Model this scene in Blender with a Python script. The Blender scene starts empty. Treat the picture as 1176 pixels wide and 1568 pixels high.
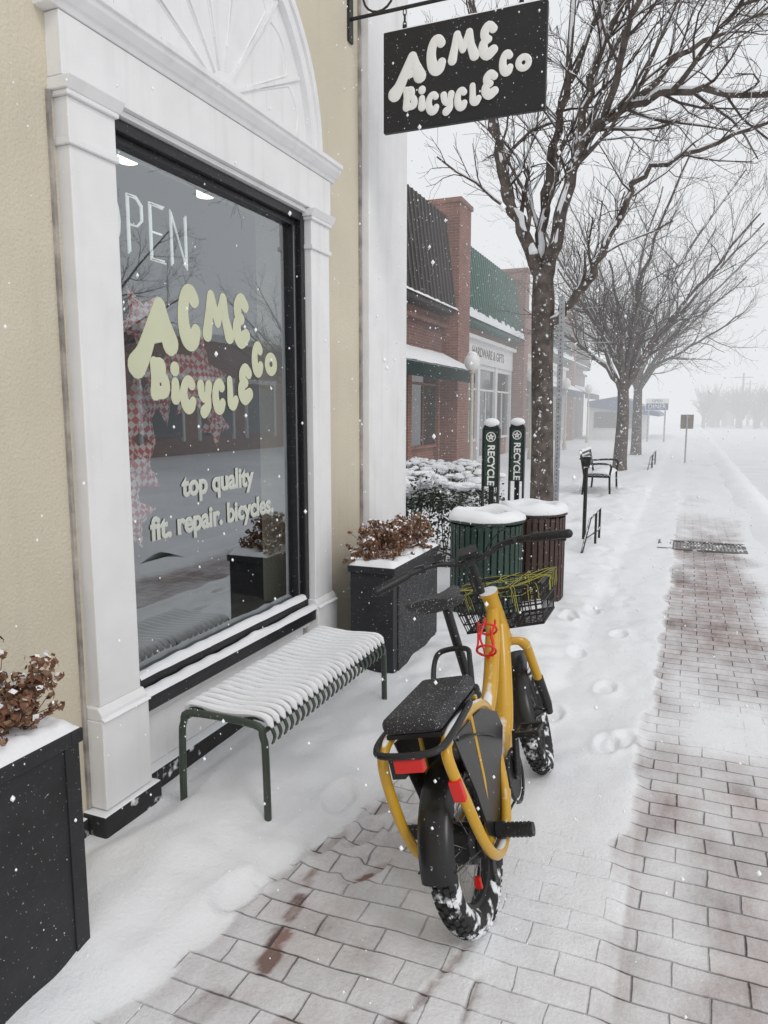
import bpy, math, random
from mathutils import Vector, Matrix, noise, Quaternion
rad = math.radians
random.seed(7)
SC = bpy.context.scene
COL = SC.collection

# ------------------------------------------------------------------ materials
def N(nt, typ, **kw):
    n = nt.nodes.new(typ)
    for k, v in kw.items():
        setattr(n, k, v)
    return n

def mat(name, col, rough=.6, metal=0.0, var=.12, scale=6, bump=0.0, bscale=None,
        snow=None, spots=None, spotscale=30, spec=.5, coat=0.0, wind=None, streak=0.0):
    m = bpy.data.materials.new(name); m.use_nodes = True
    nt = m.node_tree; L = nt.links
    p = nt.nodes['Principled BSDF']
    tc = N(nt, 'ShaderNodeTexCoord')
    nz = N(nt, 'ShaderNodeTexNoise'); nz.inputs['Scale'].default_value = scale
    nz.inputs['Detail'].default_value = 6
    L.new(tc.outputs['Object'], nz.inputs['Vector'])
    mx = N(nt, 'ShaderNodeMix', data_type='RGBA')
    mx.inputs[6].default_value = tuple(min(1, c*(1-var)) for c in col)+(1,)
    mx.inputs[7].default_value = tuple(min(1, c*(1+var)) for c in col)+(1,)
    cr = N(nt, 'ShaderNodeMapRange'); cr.inputs[1].default_value = .3; cr.inputs[2].default_value = .7
    L.new(nz.outputs['Fac'], cr.inputs[0]); L.new(cr.outputs[0], mx.inputs[0])
    out = mx.outputs[2]
    if streak:   # vertical weather streaks and grime
        mp = N(nt, 'ShaderNodeMapping'); mp.inputs['Scale'].default_value = (14, 14, .9)
        L.new(tc.outputs['Object'], mp.inputs[0])
        ns = N(nt, 'ShaderNodeTexNoise'); ns.inputs['Scale'].default_value = 1; ns.inputs['Detail'].default_value = 7
        L.new(mp.outputs[0], ns.inputs['Vector'])
        r = N(nt, 'ShaderNodeMapRange'); r.inputs[1].default_value = .52; r.inputs[2].default_value = .8; r.inputs[4].default_value = streak
        L.new(ns.outputs['Fac'], r.inputs[0])
        m3 = N(nt, 'ShaderNodeMix', data_type='RGBA'); m3.inputs[7].default_value = tuple(c*.55 for c in col)+(1,)
        L.new(r.outputs[0], m3.inputs[0]); L.new(out, m3.inputs[6]); out = m3.outputs[2]
    p.inputs['Roughness'].default_value = rough
    p.inputs['Metallic'].default_value = metal
    p.inputs['Specular IOR Level'].default_value = spec
    p.inputs['Coat Weight'].default_value = coat
    fac = None
    def mxf(f, new):
        if f is None: return new
        mm = N(nt, 'ShaderNodeMath', operation='MAXIMUM')
        L.new(f, mm.inputs[0]); L.new(new, mm.inputs[1]); return mm.outputs[0]
    if snow is not None or wind is not None:
        g = N(nt, 'ShaderNodeNewGeometry'); sp = N(nt, 'ShaderNodeSeparateXYZ')
        L.new(g.outputs['Normal'], sp.inputs[0])
        n2 = N(nt, 'ShaderNodeTexNoise'); n2.inputs['Scale'].default_value = 14
        n2.inputs['Detail'].default_value = 5
        L.new(tc.outputs['Object'], n2.inputs['Vector'])
    if snow is not None:
        a = N(nt, 'ShaderNodeMath', operation='MULTIPLY_ADD')
        L.new(n2.outputs['Fac'], a.inputs[0]); a.inputs[1].default_value = .5
        L.new(sp.outputs['Z'], a.inputs[2])
        r = N(nt, 'ShaderNodeMapRange'); r.inputs[1].default_value = snow+.2; r.inputs[2].default_value = snow+.32
        L.new(a.outputs[0], r.inputs[0]); fac = mxf(fac, r.outputs[0])
    if wind is not None:   # snow blown on the side facing -y
        a = N(nt, 'ShaderNodeMath', operation='MULTIPLY_ADD')
        L.new(sp.outputs['Y'], a.inputs[0]); a.inputs[1].default_value = -.22
        L.new(n2.outputs['Fac'], a.inputs[2])
        r = N(nt, 'ShaderNodeMapRange'); r.inputs[1].default_value = wind; r.inputs[2].default_value = wind+.06
        L.new(a.outputs[0], r.inputs[0]); fac = mxf(fac, r.outputs[0])
    if spots:
        n3 = N(nt, 'ShaderNodeTexNoise'); n3.inputs['Scale'].default_value = spotscale
        n3.inputs['Detail'].default_value = 3
        L.new(tc.outputs['Object'], n3.inputs['Vector'])
        r = N(nt, 'ShaderNodeMapRange'); r.inputs[1].default_value = .72-spots*.3; r.inputs[2].default_value = .80-spots*.3
        L.new(n3.outputs['Fac'], r.inputs[0]); fac = mxf(fac, r.outputs[0])
    if fac is not None:
        m2 = N(nt, 'ShaderNodeMix', data_type='RGBA')
        m2.inputs[7].default_value = (.84, .86, .88, 1)
        L.new(fac, m2.inputs[0]); L.new(out, m2.inputs[6]); out = m2.outputs[2]
        rr = N(nt, 'ShaderNodeMapRange'); rr.inputs[3].default_value = rough; rr.inputs[4].default_value = .8
        L.new(fac, rr.inputs[0]); L.new(rr.outputs[0], p.inputs['Roughness'])
    L.new(out, p.inputs['Base Color'])
    if bump:
        nb = N(nt, 'ShaderNodeTexNoise'); nb.inputs['Scale'].default_value = bscale or scale*4
        nb.inputs['Detail'].default_value = 8
        L.new(tc.outputs['Object'], nb.inputs['Vector'])
        b = N(nt, 'ShaderNodeBump'); b.inputs['Strength'].default_value = bump; b.inputs['Distance'].default_value = .01
        L.new(nb.outputs['Fac'], b.inputs['Height']); L.new(b.outputs[0], p.inputs['Normal'])
    return m

def brick_mat(name, c1, c2, mortar, bw=.22, bh=.075):
    m = bpy.data.materials.new(name); m.use_nodes = True
    nt = m.node_tree; L = nt.links; p = nt.nodes['Principled BSDF']
    g = N(nt, 'ShaderNodeNewGeometry'); s = N(nt, 'ShaderNodeSeparateXYZ'); c = N(nt, 'ShaderNodeCombineXYZ')
    L.new(g.outputs['Position'], s.inputs[0])
    ad = N(nt, 'ShaderNodeMath', operation='ADD')
    L.new(s.outputs['X'], ad.inputs[0]); L.new(s.outputs['Y'], ad.inputs[1])
    L.new(ad.outputs[0], c.inputs[0]); L.new(s.outputs['Z'], c.inputs[1])
    b = N(nt, 'ShaderNodeTexBrick'); b.inputs['Scale'].default_value = 1
    b.inputs['Brick Width'].default_value = bw; b.inputs['Row Height'].default_value = bh
    b.inputs['Mortar Size'].default_value = .007; b.inputs['Mortar Smooth'].default_value = .3
    b.inputs['Color1'].default_value = c1+(1,); b.inputs['Color2'].default_value = c2+(1,)
    b.inputs['Mortar'].default_value = mortar+(1,)
    L.new(c.outputs[0], b.inputs['Vector'])
    nz = N(nt, 'ShaderNodeTexNoise'); nz.inputs['Scale'].default_value = 1.2; nz.inputs['Detail'].default_value = 8
    L.new(g.outputs['Position'], nz.inputs['Vector'])
    mx = N(nt, 'ShaderNodeMix', data_type='RGBA', blend_type='MULTIPLY'); mx.inputs[0].default_value = .6
    rr = N(nt, 'ShaderNodeMapRange'); rr.inputs[1].default_value = .25; rr.inputs[2].default_value = .75
    rr.inputs[3].default_value = .6; rr.inputs[4].default_value = 1.2
    L.new(nz.outputs['Fac'], rr.inputs[0])
    L.new(b.outputs['Color'], mx.inputs[6]); L.new(rr.outputs[0], mx.inputs[7])
    L.new(mx.outputs[2], p.inputs['Base Color']); p.inputs['Roughness'].default_value = .85
    bu = N(nt, 'ShaderNodeBump'); bu.inputs['Strength'].default_value = .5; bu.inputs['Distance'].default_value = .01; bu.invert = True
    L.new(b.outputs['Fac'], bu.inputs['Height']); L.new(bu.outputs[0], p.inputs['Normal'])
    return m

M = {}
M['snow'] = mat('snow', (.86, .87, .89), .75, var=.03, scale=3, bump=.5, bscale=22, spec=.3)
M['snow_soft'] = mat('snow_soft', (.86, .87, .89), .8, var=.02, scale=3, bump=.25, bscale=60, spec=.2)
M['stucco'] = mat('stucco', (.64, .58, .46), .9, var=.05, scale=2, bump=.5, bscale=90, streak=.15)
M['paint'] = mat('white_paint', (.82, .82, .82), .55, var=.04, scale=5, bump=.15, bscale=25, streak=.25)
M['paint_old'] = mat('white_paint_old', (.74, .74, .73), .6, var=.10, scale=3, bump=.2, bscale=18)
M['caulk'] = mat('caulk_grey', (.36, .33, .30), .8, var=.45, scale=10, bump=.5)
M['black_frame'] = mat('black_frame', (.016, .016, .018), .4, var=.2, spots=.12, spotscale=110)
M['black_base'] = mat('black_base', (.022, .022, .022), .7, var=.3, snow=.5, spots=.42, spotscale=14, bump=.5)
M['planter'] = mat('planter_black', (.020, .021, .023), .6, var=.25, scale=9, bump=.15, bscale=50, spots=.12, spotscale=120)
M['planter_panel'] = mat('planter_panel', (.042, .044, .048), .85, var=.35, scale=30, bump=.9, bscale=90, spots=.22, spotscale=150)
M['green_steel'] = mat('green_steel', (.045, .06, .045), .4, var=.2, spots=.15, spotscale=70)
M['sign_black'] = mat('sign_black', (.012, .012, .014), .5, var=.2, spots=.08, spotscale=90)
M['letter_white'] = mat('letter_white', (.86, .86, .84), .6, var=.03)
M['letter_cream'] = mat('letter_cream', (.62, .64, .45), .5, var=.04)
M['letter_grey'] = mat('letter_grey', (.60, .63, .57), .5, var=.04)
M['iron'] = mat('wrought_iron', (.015, .015, .016), .45, var=.2, snow=.75)
M['yellow'] = mat('bike_yellow', (.60, .335, .018), .32, var=.06, coat=.35, spots=.06, spotscale=60, snow=.82)
M['bike_black'] = mat('bike_black', (.014, .014, .015), .45, var=.2, spots=.14, spotscale=90)
M['fender'] = mat('fender_black', (.012, .012, .013), .3, var=.2, spots=.08, spotscale=80)
M['saddle'] = mat('saddle_black', (.030, .030, .032), .65, var=.3, spots=.30, spotscale=230, bump=.2, bscale=120)
M['tyre'] = mat('tyre_rubber', (.02, .02, .021), .8, var=.3, spots=.66, spotscale=19, bump=.3, bscale=60)
M['steel'] = mat('steel', (.45, .46, .47), .3, metal=1, var=.1)
M['galv'] = mat('galvanised', (.42, .43, .44), .5, metal=.4, var=.2, scale=20)
M['red'] = mat('red_plastic', (.68, .02, .015), .3, var=.08)
M['cord'] = mat('bungee_cord', (.40, .38, .06), .5, var=.15)
M['bin_green'] = mat('bin_green', (.022, .048, .036), .5, var=.2, spots=.15, spotscale=60)
M['bin_brown'] = mat('bin_brown', (.055, .03, .023), .5, var=.2, spots=.15, spotscale=60)
M['bark'] = mat('bark', (.115, .095, .083), .95, var=.5, scale=9, bump=1.0, bscale=30, spots=.08, spotscale=12, wind=.81)
M['twig'] = mat('twig', (.085, .068, .062), .9, var=.2)
M['dry'] = mat('dry_flower', (.19, .095, .055), .9, var=.5, scale=30)
M['dry2'] = mat('dry_flower_pale', (.32, .20, .13), .9, var=.4, scale=30)
M['leaf'] = mat('hedge_leaf', (.035, .05, .03), .7, var=.5, scale=20)
M['brick'] = brick_mat('brick_red', (.32, .13, .085), (.24, .09, .062), (.30, .25, .22))
M['brick_dk'] = brick_mat('brick_dark', (.20, .09, .07), (.15, .065, .05), (.22, .19, .17))
M['mans_brown'] = mat('mansard_brown', (.055, .045, .042), .6, var=.25, scale=2, spots=.1, spotscale=10)
M['mans_green'] = mat('mansard_green', (.02, .12, .085), .6, var=.2, scale=2, spots=.2, spotscale=9)
M['awn_green'] = mat('awning_green', (.015, .035, .03), .7, var=.2, snow=.72)
M['awn_navy'] = mat('awning_navy', (.02, .035, .07), .7, var=.2, snow=.8)
M['shop_glass'] = mat('shop_glass', (.04, .045, .05), .06, var=.3, scale=.8, spec=.9)
M['trim_tan'] = mat('trim_tan', (.55, .50, .42), .7, var=.1)
M['trim_white'] = mat('trim_white', (.75, .75, .74), .7, var=.06, snow=.7)
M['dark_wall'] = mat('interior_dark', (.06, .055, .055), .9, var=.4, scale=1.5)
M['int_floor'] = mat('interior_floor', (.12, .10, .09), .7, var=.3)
M['grate'] = mat('grate_iron', (.16, .155, .15), .7, var=.3, spots=.55, spotscale=9)
M['globe'] = mat('lamp_globe', (.80, .80, .78), .4, var=.02)
M['sign_back'] = mat('sign_back', (.22, .18, .15), .7, var=.1)
M['blue'] = mat('sign_blue', (.03, .08, .2), .6, var=.1)
M['wood_grey'] = mat('weathered_wood', (.18, .16, .145), .8, var=.2)

def glass_mat():
    m = bpy.data.materials.new('window_glass'); m.use_nodes = True
    nt = m.node_tree; L = nt.links; nt.nodes.clear()
    o = N(nt, 'ShaderNodeOutputMaterial'); mx = N(nt, 'ShaderNodeMixShader')
    t = N(nt, 'ShaderNodeBsdfTransparent'); t.inputs[0].default_value = (.80, .85, .85, 1)
    gl = N(nt, 'ShaderNodeBsdfGlossy'); gl.inputs['Roughness'].default_value = .015
    gl.inputs[0].default_value = (.90, .94, .97, 1)
    lw = N(nt, 'ShaderNodeLayerWeight'); lw.inputs[0].default_value = .5
    pw = N(nt, 'ShaderNodeMath', operation='POWER'); pw.inputs[1].default_value = 4; L.new(lw.outputs['Facing'], pw.inputs[0])
    ma = N(nt, 'ShaderNodeMath', operation='MULTIPLY_ADD'); ma.inputs[1].default_value = .62; ma.inputs[2].default_value = .32
    L.new(pw.outputs[0], ma.inputs[0])
    L.new(ma.outputs[0], mx.inputs[0]); L.new(t.outputs[0], mx.inputs[1]); L.new(gl.outputs[0], mx.inputs[2])
    L.new(mx.outputs[0], o.inputs[0]); return m
M['glass'] = glass_mat()

def gingham_mat():
    m = bpy.data.materials.new('gingham_cloth'); m.use_nodes = True
    nt = m.node_tree; L = nt.links; p = nt.nodes['Principled BSDF']
    tc = N(nt, 'ShaderNodeTexCoord')
    mp = N(nt, 'ShaderNodeMapping'); mp.inputs['Rotation'].default_value = (rad(45), 0, 0); mp.inputs['Location'].default_value = (.37, .11, .23)
    L.new(tc.outputs['Object'], mp.inputs[0])
    ch = N(nt, 'ShaderNodeTexChecker'); ch.inputs['Scale'].default_value = 36
    ch.inputs[1].default_value = (.50, .02, .04, 1); ch.inputs[2].default_value = (.72, .67, .65, 1)
    L.new(mp.outputs[0], ch.inputs['Vector'])
    L.new(ch.outputs[0], p.inputs['Base Color']); p.inputs['Roughness'].default_value = .9
    return m
M['gingham'] = gingham_mat()

def emis(name, c, s):
    m = bpy.data.materials.new(name); m.use_nodes = True
    p = m.node_tree.nodes['Principled BSDF']
    p.inputs['Base Color'].default_value = c+(1,); p.inputs['Emission Color'].default_value = c+(1,)
    p.inputs['Emission Strength'].default_value = s
    return m
M['lit'] = emis('ceiling_light', (1, .93, .82), 3)
M['neon'] = emis('neon_tube', (.85, .86, .84), .35)
M['flake'] = emis('glowing_snowflake', (.9, .92, .95), .08)  # faint glow put into the flakes on top of the scene light

# ------------------------------------------------------------------ geometry helpers
def empty(name, loc=(0, 0, 0), rot=(0, 0, 0)):
    e = bpy.data.objects.new(name, None); e.location = loc; e.rotation_euler = rot
    e.empty_display_size = .2
    COL.objects.link(e); return e

def catmull(pts, n=6):
    pts = [Vector(p) for p in pts]
    if len(pts) < 3: return pts
    out = []
    P = [pts[0]*2-pts[1]]+pts+[pts[-1]*2-pts[-2]]
    for i in range(1, len(P)-2):
        p0, p1, p2, p3 = P[i-1:i+3]
        for k in range(n):
            t = k/n
            out.append(.5*((2*p1)+(p2-p0)*t+(2*p0-5*p1+4*p2-p3)*t*t+(3*p1-p0-3*p2+p3)*t**3))
    out.append(pts[-1]); return out

class Geo:
    def __init__(s): s.v = []; s.f = []; s.m = []
    def add(s, vs, fs, mi=0):
        o = len(s.v); s.v.extend([tuple(x) for x in vs])
        for f in fs: s.f.append(tuple(i+o for i in f)); s.m.append(mi)
    def box(s, x0, x1, y0, y1, z0, z1, mi=0):
        s.add([(x0,y0,z0),(x1,y0,z0),(x1,y1,z0),(x0,y1,z0),(x0,y0,z1),(x1,y0,z1),(x1,y1,z1),(x0,y1,z1)],
              [(0,3,2,1),(4,5,6,7),(0,1,5,4),(1,2,6,5),(2,3,7,6),(3,0,4,7)], mi)
    def obox(s, c, ax, ay, az, mi=0):
        c = Vector(c); ax = Vector(ax); ay = Vector(ay); az = Vector(az)
        vs = [c+ax*i+ay*j+az*k for k in (-1, 1) for i, j in ((-1,-1),(1,-1),(1,1),(-1,1))]
        s.add(vs, [(0,3,2,1),(4,5,6,7),(0,1,5,4),(1,2,6,5),(2,3,7,6),(3,0,4,7)], mi)
    def tube(s, pts, r, seg=8, mi=0, rnd=False, closed=False, smooth=0):
        pts = [Vector(p) for p in pts]
        if smooth and len(pts) > 2:
            if isinstance(r, (list, tuple)):
                rr = []
                for i in range(len(r)-1):
                    for k in range(smooth): rr.append(r[i]+(r[i+1]-r[i])*k/smooth)
                rr.append(r[-1]); r = rr
            pts = catmull(pts, smooth)
        n = len(pts)
        R = list(r) if isinstance(r, (list, tuple)) else [r]*n
        if rnd and not closed:
            d0 = (pts[0]-pts[1]).normalized(); d1 = (pts[-1]-pts[-2]).normalized()
            a = [(.95, .3), (.75, .66), (.4, .92)]
            pts = [pts[0]+d0*R[0]*k for k, _ in a]+pts+[pts[-1]+d1*R[-1]*k for k, _ in reversed(a)]
            R = [R[0]*w for _, w in a]+R+[R[-1]*w for _, w in reversed(a)]
            n = len(pts)
        T = []
        for i in range(n):
            if closed: t = pts[(i+1) % n]-pts[i-1]
            elif i == 0: t = pts[1]-pts[0]
            elif i == n-1: t = pts[-1]-pts[-2]
            else: t = pts[i+1]-pts[i-1]
            T.append(t.normalized() if t.length > 1e-9 else Vector((0, 0, 1)))
        u = T[0].orthogonal().normalized()
        vs = []
        for i in range(n):
            if i: u = (T[i-1].rotation_difference(T[i]) @ u)
            w = T[i].cross(u)
            for k in range(seg):
                a = 2*math.pi*k/seg
                vs.append(pts[i]+(u*math.cos(a)+w*math.sin(a))*R[i])
        fs = []
        m = n if closed else n-1
        for i in range(m):
            j = (i+1) % n
            for k in range(seg):
                k2 = (k+1) % seg
                fs.append((i*seg+k, i*seg+k2, j*seg+k2, j*seg+k))
        if not closed:
            fs.append(tuple(range(seg-1, -1, -1))); fs.append(tuple((n-1)*seg+k for k in range(seg)))
        s.add(vs, fs, mi)
    def sphere(s, c, r, mi=0, nu=10, nv=7, sc=(1, 1, 1), jit=0, rng=None):
        vs = []; fs = []
        for j in range(nv+1):
            t = math.pi*j/nv
            for i in range(nu):
                a = 2*math.pi*i/nu; k = r*(1+(rng.uniform(-jit, jit) if rng else 0))
                vs.append((c[0]+k*sc[0]*math.sin(t)*math.cos(a), c[1]+k*sc[1]*math.sin(t)*math.sin(a), c[2]+k*sc[2]*math.cos(t)))
        for j in range(nv):
            for i in range(nu):
                i2 = (i+1) % nu
                fs.append((j*nu+i, (j+1)*nu+i, (j+1)*nu+i2, j*nu+i2))
        s.add(vs, fs, mi)
    def prism(s, poly, axis, a0, a1, mi=0):
        def mk(p, a):
            return {'x': (a, p[0], p[1]), 'y': (p[0], a, p[1]), 'z': (p[0], p[1], a)}[axis]
        n = len(poly)
        vs = [mk(p, a0) for p in poly]+[mk(p, a1) for p in poly]
        fs = [tuple(range(n)), tuple(range(2*n-1, n-1, -1))]+[(i, i+n, (i+1) % n+n, (i+1) % n) for i in range(n)]
        s.add(vs, fs, mi)
    def xform(s, M_):
        s.v = [tuple(M_ @ Vector(v)) for v in s.v]; return s
    def build(s, name, mats, parent=None, smooth=True, ang=40, bevel=0, recalc=True):
        me = bpy.data.meshes.new(name); me.from_pydata(s.v, [], s.f)
        if not isinstance(mats, (list, tuple)): mats = [mats]
        for m in mats: me.materials.append(M[m] if isinstance(m, str) else m)
        me.polygons.foreach_set('material_index', s.m)
        if recalc:
            import bmesh
            bm = bmesh.new(); bm.from_mesh(me); bmesh.ops.recalc_face_normals(bm, faces=bm.faces); bm.to_mesh(me); bm.free()
        if smooth:
            me.polygons.foreach_set('use_smooth', [True]*len(me.polygons))
            me.set_sharp_from_angle(angle=rad(ang))
        me.update()
        o = bpy.data.objects.new(name, me); COL.objects.link(o)
        if parent: o.parent = parent
        if bevel:
            b = o.modifiers.new('bevel', 'BEVEL'); b.width = bevel; b.segments = 2; b.limit_method = 'ANGLE'
        return o

def bx(name, x0, x1, y0, y1, z0, z1, m, parent, bevel=.004):
    g = Geo(); g.box(x0, x1, y0, y1, z0, z1)
    return g.build(name, m, parent, smooth=False, bevel=bevel)

def sm(a, b, x):
    t = max(0, min(1, (x-a)/(b-a))) if a != b else float(x > a)
    return t*t*(3-2*t)

def nz(x, y, z=0): return noise.noise(Vector((x, y, z)))

# ------------------------------------------------------------------ ground
_pr = random.Random(12)
PRINTS = [(1.13, 2.14, .3), (1.03, 2.33, .2), (.92, 2.24, .1), (1.17, 2.48, .4), (1.02, 2.56, 0), (1.2, 2.72, .2),
          (.84, 2.02, .1), (.80, 1.84, .2), (1.08, 2.9, 0), (.86, 2.48, 0),
          (1.52, 3.7, 0), (1.74, 4.2, .1), (1.5, 4.75, 0), (1.72, 5.3, .1), (1.47, 5.85, 0), (1.68, 6.4, .1), (1.82, 3.45, 0), (.93, 2.95, .2)]
PRINTS += [(_pr.uniform(1.25, 1.95), _pr.uniform(3.2, 8.5), _pr.uniform(-.3, .3)) for _ in range(12)]
def snowfield(x, y):
    """returns (height, mask)"""
    e = .78+.17*(min(y, 4)-1.33)+.05*nz(0, y*1.6, 3)+.035*nz(0, y*5.1, 5)
    if y > 3.2: e += .3*sm(3.2, 4.4, y)
    a = sm(e+.04, e-.05, x+.03*nz(x*9, y*9, 41)); ah = sm(e-.01, e-.15, x)
    h = ah*(.038+.024*nz(x*2.6, y*2.6, 1)+.016*nz(x*7, y*7, 2))+.035*sm(e-.08, e-.42, x)*(1+.8*nz(x*3, y*3, 7))
    if y < 3.9: h *= 1-.85*sm(.34, .17, x+.05*nz(y*3, 0, 1))
    m = a
    r = 1.98+.09*nz(0, y*1.0, 9)+.05*nz(0, y*4.0, 11)+.02*nz(0, y*11, 12)+.05*sm(3, 7, y)
    s2 = sm(1.12, 1.50, x+.14*nz(x*2, y*1.5, 4))*sm(r+.05, r-.04, x)
    s2 *= .80+.20*sm(1.4, 2.4, y)
    fill = sm(2.3, 3.1, y+.25*nz(x*2, y*2, 8))*sm(r+.05, r-.04, x)
    b = max(s2, fill)
    h += b*(.014+.009*nz(x*5, y*3, 6))
    thin = max(.30, .54+.32*nz(x*1.6, y*1.1, 12)+.22*nz(x*5, y*4, 13))
    if x > 2.0:
        thin = .42+.55*nz(x*1.5, y*.9, 15)+.32*nz(x*4.5, y*3.0, 16)
        thin += .55*sm(2.65, 3.0, x+.15*nz(0, y*1.3, 20))*sm(2.0, 4.5, y)
        thin = max(.17, min(1, thin))
        h += .010*sm(.6, 1.0, thin)
    thin = max(thin, sm(8, 13, y)*.85+.2*nz(x*2, y*.8, 2)*sm(8, 13, y))
    m = max(m, b*(.82+.18*fill), thin)
    def seg(px, py, qx, qy, w, amt, dp=.1):
        nonlocal m, h
        dx, dy = qx-px, qy-py; t = max(0, min(1, ((x-px)*dx+(y-py)*dy)/(dx*dx+dy*dy)))
        d = math.hypot(x-px-dx*t, y-py-dy*t)+.014*nz(x*22, y*22, 3)
        k = sm(w, w*.6, d)*amt
        m -= k*(m+dp); h *= (1-k*.9)
    if y < 3.3 and x < 1.9:
        seg(1.04, 1.655, 1.015, 1.80, .036, 1.0, .05); seg(1.005, 1.86, .985, 1.96, .028, .85)
        seg(.98, 2.03, .965, 2.1, .022, .5)
        for px, py, rz in PRINTS[:10]:
            if abs(y-py) < .25: seg(px, py, px+.03+.05*rz, py+.10, .036, .32 if px > .9 else .12)
        seg(1.13, 2.14, 1.15, 2.17, .022, .95, .2)
        seg(1.57, 1.95, 1.40, 1.30, .011, .5); seg(1.64, 1.85, 1.61, 1.3, .009, .45)
        seg(1.20, 1.50, 1.12, 1.30, .04, .3); seg(.95, 1.40, .98, 1.50, .05, .35)
        seg(1.43, 1.55, 1.47, 1.62, .025, .4)
    for fx, fy, rz in PRINTS:
        dx_, dy_ = x-fx, y-fy-.05
        d = math.hypot((dx_-rz*dy_)*2.0, dy_)
        if d < .2: h += -.016*sm(.115, .085, d)+.006*sm(.19, .13, d)*sm(.09, .12, d)
    if y > 3: h += (.016*nz(x*4, y*3, 31)+.007*nz(x*10, y*8, 33))*b
    return h, max(-.3, m)

def pavement_mat():
    m = bpy.data.materials.new('snowy_brick_paving'); m.use_nodes = True
    nt = m.node_tree; L = nt.links; p = nt.nodes['Principled BSDF']
    def math_(op, a, b, c=None):
        n = N(nt, 'ShaderNodeMath', operation=op)
        for i, v in enumerate((a, b, c)):
            if v is None: continue
            if isinstance(v, (int, float)): n.inputs[i].default_value = v
            else: L.new(v, n.inputs[i])
        return n.outputs[0]
    g = N(nt, 'ShaderNodeNewGeometry')
    wr = N(nt, 'ShaderNodeTexNoise'); wr.inputs['Scale'].default_value = 4; wr.inputs['Detail'].default_value = 5
    L.new(g.outputs['Position'], wr.inputs['Vector'])
    va = N(nt, 'ShaderNodeVectorMath', operation='MULTIPLY_ADD')
    L.new(wr.outputs['Color'], va.inputs[0]); va.inputs[1].default_value = (.030, .030, 0)
    L.new(g.outputs['Position'], va.inputs[2])
    b = N(nt, 'ShaderNodeTexBrick'); b.inputs['Scale'].default_value = 1
    b.inputs['Brick Width'].default_value = .205; b.inputs['Row Height'].default_value = .102
    b.inputs['Mortar Size'].default_value = .005; b.inputs['Mortar Smooth'].default_value = 1.0
    b.inputs['Color1'].default_value = (.27, .155, .125, 1); b.inputs['Color2'].default_value = (.15, .09, .078, 1)
    b.inputs['Mortar'].default_value = (.12, .095, .085, 1)
    L.new(va.outputs[0], b.inputs['Vector'])
    at = N(nt, 'ShaderNodeAttribute', attribute_name='snowmask').outputs['Fac']
    def noi(s, d=6, ro=.6, vec=None):
        n = N(nt, 'ShaderNodeTexNoise'); n.inputs['Scale'].default_value = s; n.inputs['Detail'].default_value = d; n.inputs['Roughness'].default_value = ro
        L.new(vec or g.outputs['Position'], n.inputs['Vector']); return n.outputs['Fac']
    sv = N(nt, 'ShaderNodeMapping'); sv.inputs['Scale'].default_value = (3.2, .9, 1); sv.inputs['Rotation'].default_value = (0, 0, rad(18))
    L.new(g.outputs['Position'], sv.inputs[0])
    n1 = noi(7, 8, .65); n2 = noi(80, 4, .7); n3 = noi(2.8, 6); n4 = noi(2.2, 8, .7, sv.outputs[0])
    inv = math_('MAXIMUM', math_('SUBTRACT', 1.0, at), 0.0)
    a = math_('MULTIPLY', at, 1.22)
    a = math_('MULTIPLY_ADD', math_('SUBTRACT', n1, .5), .62, a)
    a = math_('MULTIPLY_ADD', math_('SUBTRACT', n2, .5), .36, a)
    a = math_('MULTIPLY_ADD', math_('SUBTRACT', n4, .5), math_('MULTIPLY', inv, 1.5), a)
    mort = math_('MULTIPLY', b.outputs['Fac'], math_('MULTIPLY', inv, math_('MAXIMUM', math_('MULTIPLY_ADD', n3, 3.4, -1.15), .05)))
    a = math_('MULTIPLY_ADD', mort, -.72, a)
    lum = N(nt, 'ShaderNodeSeparateColor'); L.new(b.outputs['Color'], lum.inputs[0])
    a = math_('MULTIPLY_ADD', math_('SUBTRACT', lum.outputs[0], .21), math_('MULTIPLY', inv, 1.4), a)
    cr = N(nt, 'ShaderNodeValToRGB')
    cr.color_ramp.elements[0].position = 0; cr.color_ramp.elements[0].color = (.04, .04, .04, 1)
    cr.color_ramp.elements[1].position = 1; cr.color_ramp.elements[1].color = (1, 1, 1, 1)
    for pp, vv in ((.22, .32), (.45, .54), (.75, .80)):
        e = cr.color_ramp.elements.new(pp); e.color = (vv, vv, vv, 1)
    L.new(a, cr.inputs[0])
    mx = N(nt, 'ShaderNodeMix', data_type='RGBA'); mx.inputs[7].default_value = (.86, .87, .89, 1)
    L.new(cr.outputs[0], mx.inputs[0]); L.new(b.outputs['Color'], mx.inputs[6])
    L.new(mx.outputs[2], p.inputs['Base Color'])
    ro = N(nt, 'ShaderNodeMapRange'); ro.inputs[1].default_value = .2; ro.inputs[2].default_value = .6; ro.inputs[3].default_value = .35; ro.inputs[4].default_value = .8
    L.new(cr.outputs[0], ro.inputs[0]); L.new(ro.outputs[0], p.inputs['Roughness'])
    p.inputs['Specular IOR Level'].default_value = .3
    om = math_('MULTIPLY', b.outputs['Fac'], math_('SUBTRACT', 1.0, cr.outputs[0]))
    hgt = math_('MULTIPLY_ADD', n1, 1.1, math_('MULTIPLY', om, -1.8))
    hgt = math_('MULTIPLY_ADD', n2, .35, hgt)
    bu = N(nt, 'ShaderNodeBump'); bu.inputs['Strength'].default_value = .75; bu.inputs['Distance'].default_value = .014
    L.new(hgt, bu.inputs['Height']); L.new(bu.outputs[0], p.inputs['Normal'])
    return m
M['paving'] = pavement_mat()

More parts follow.
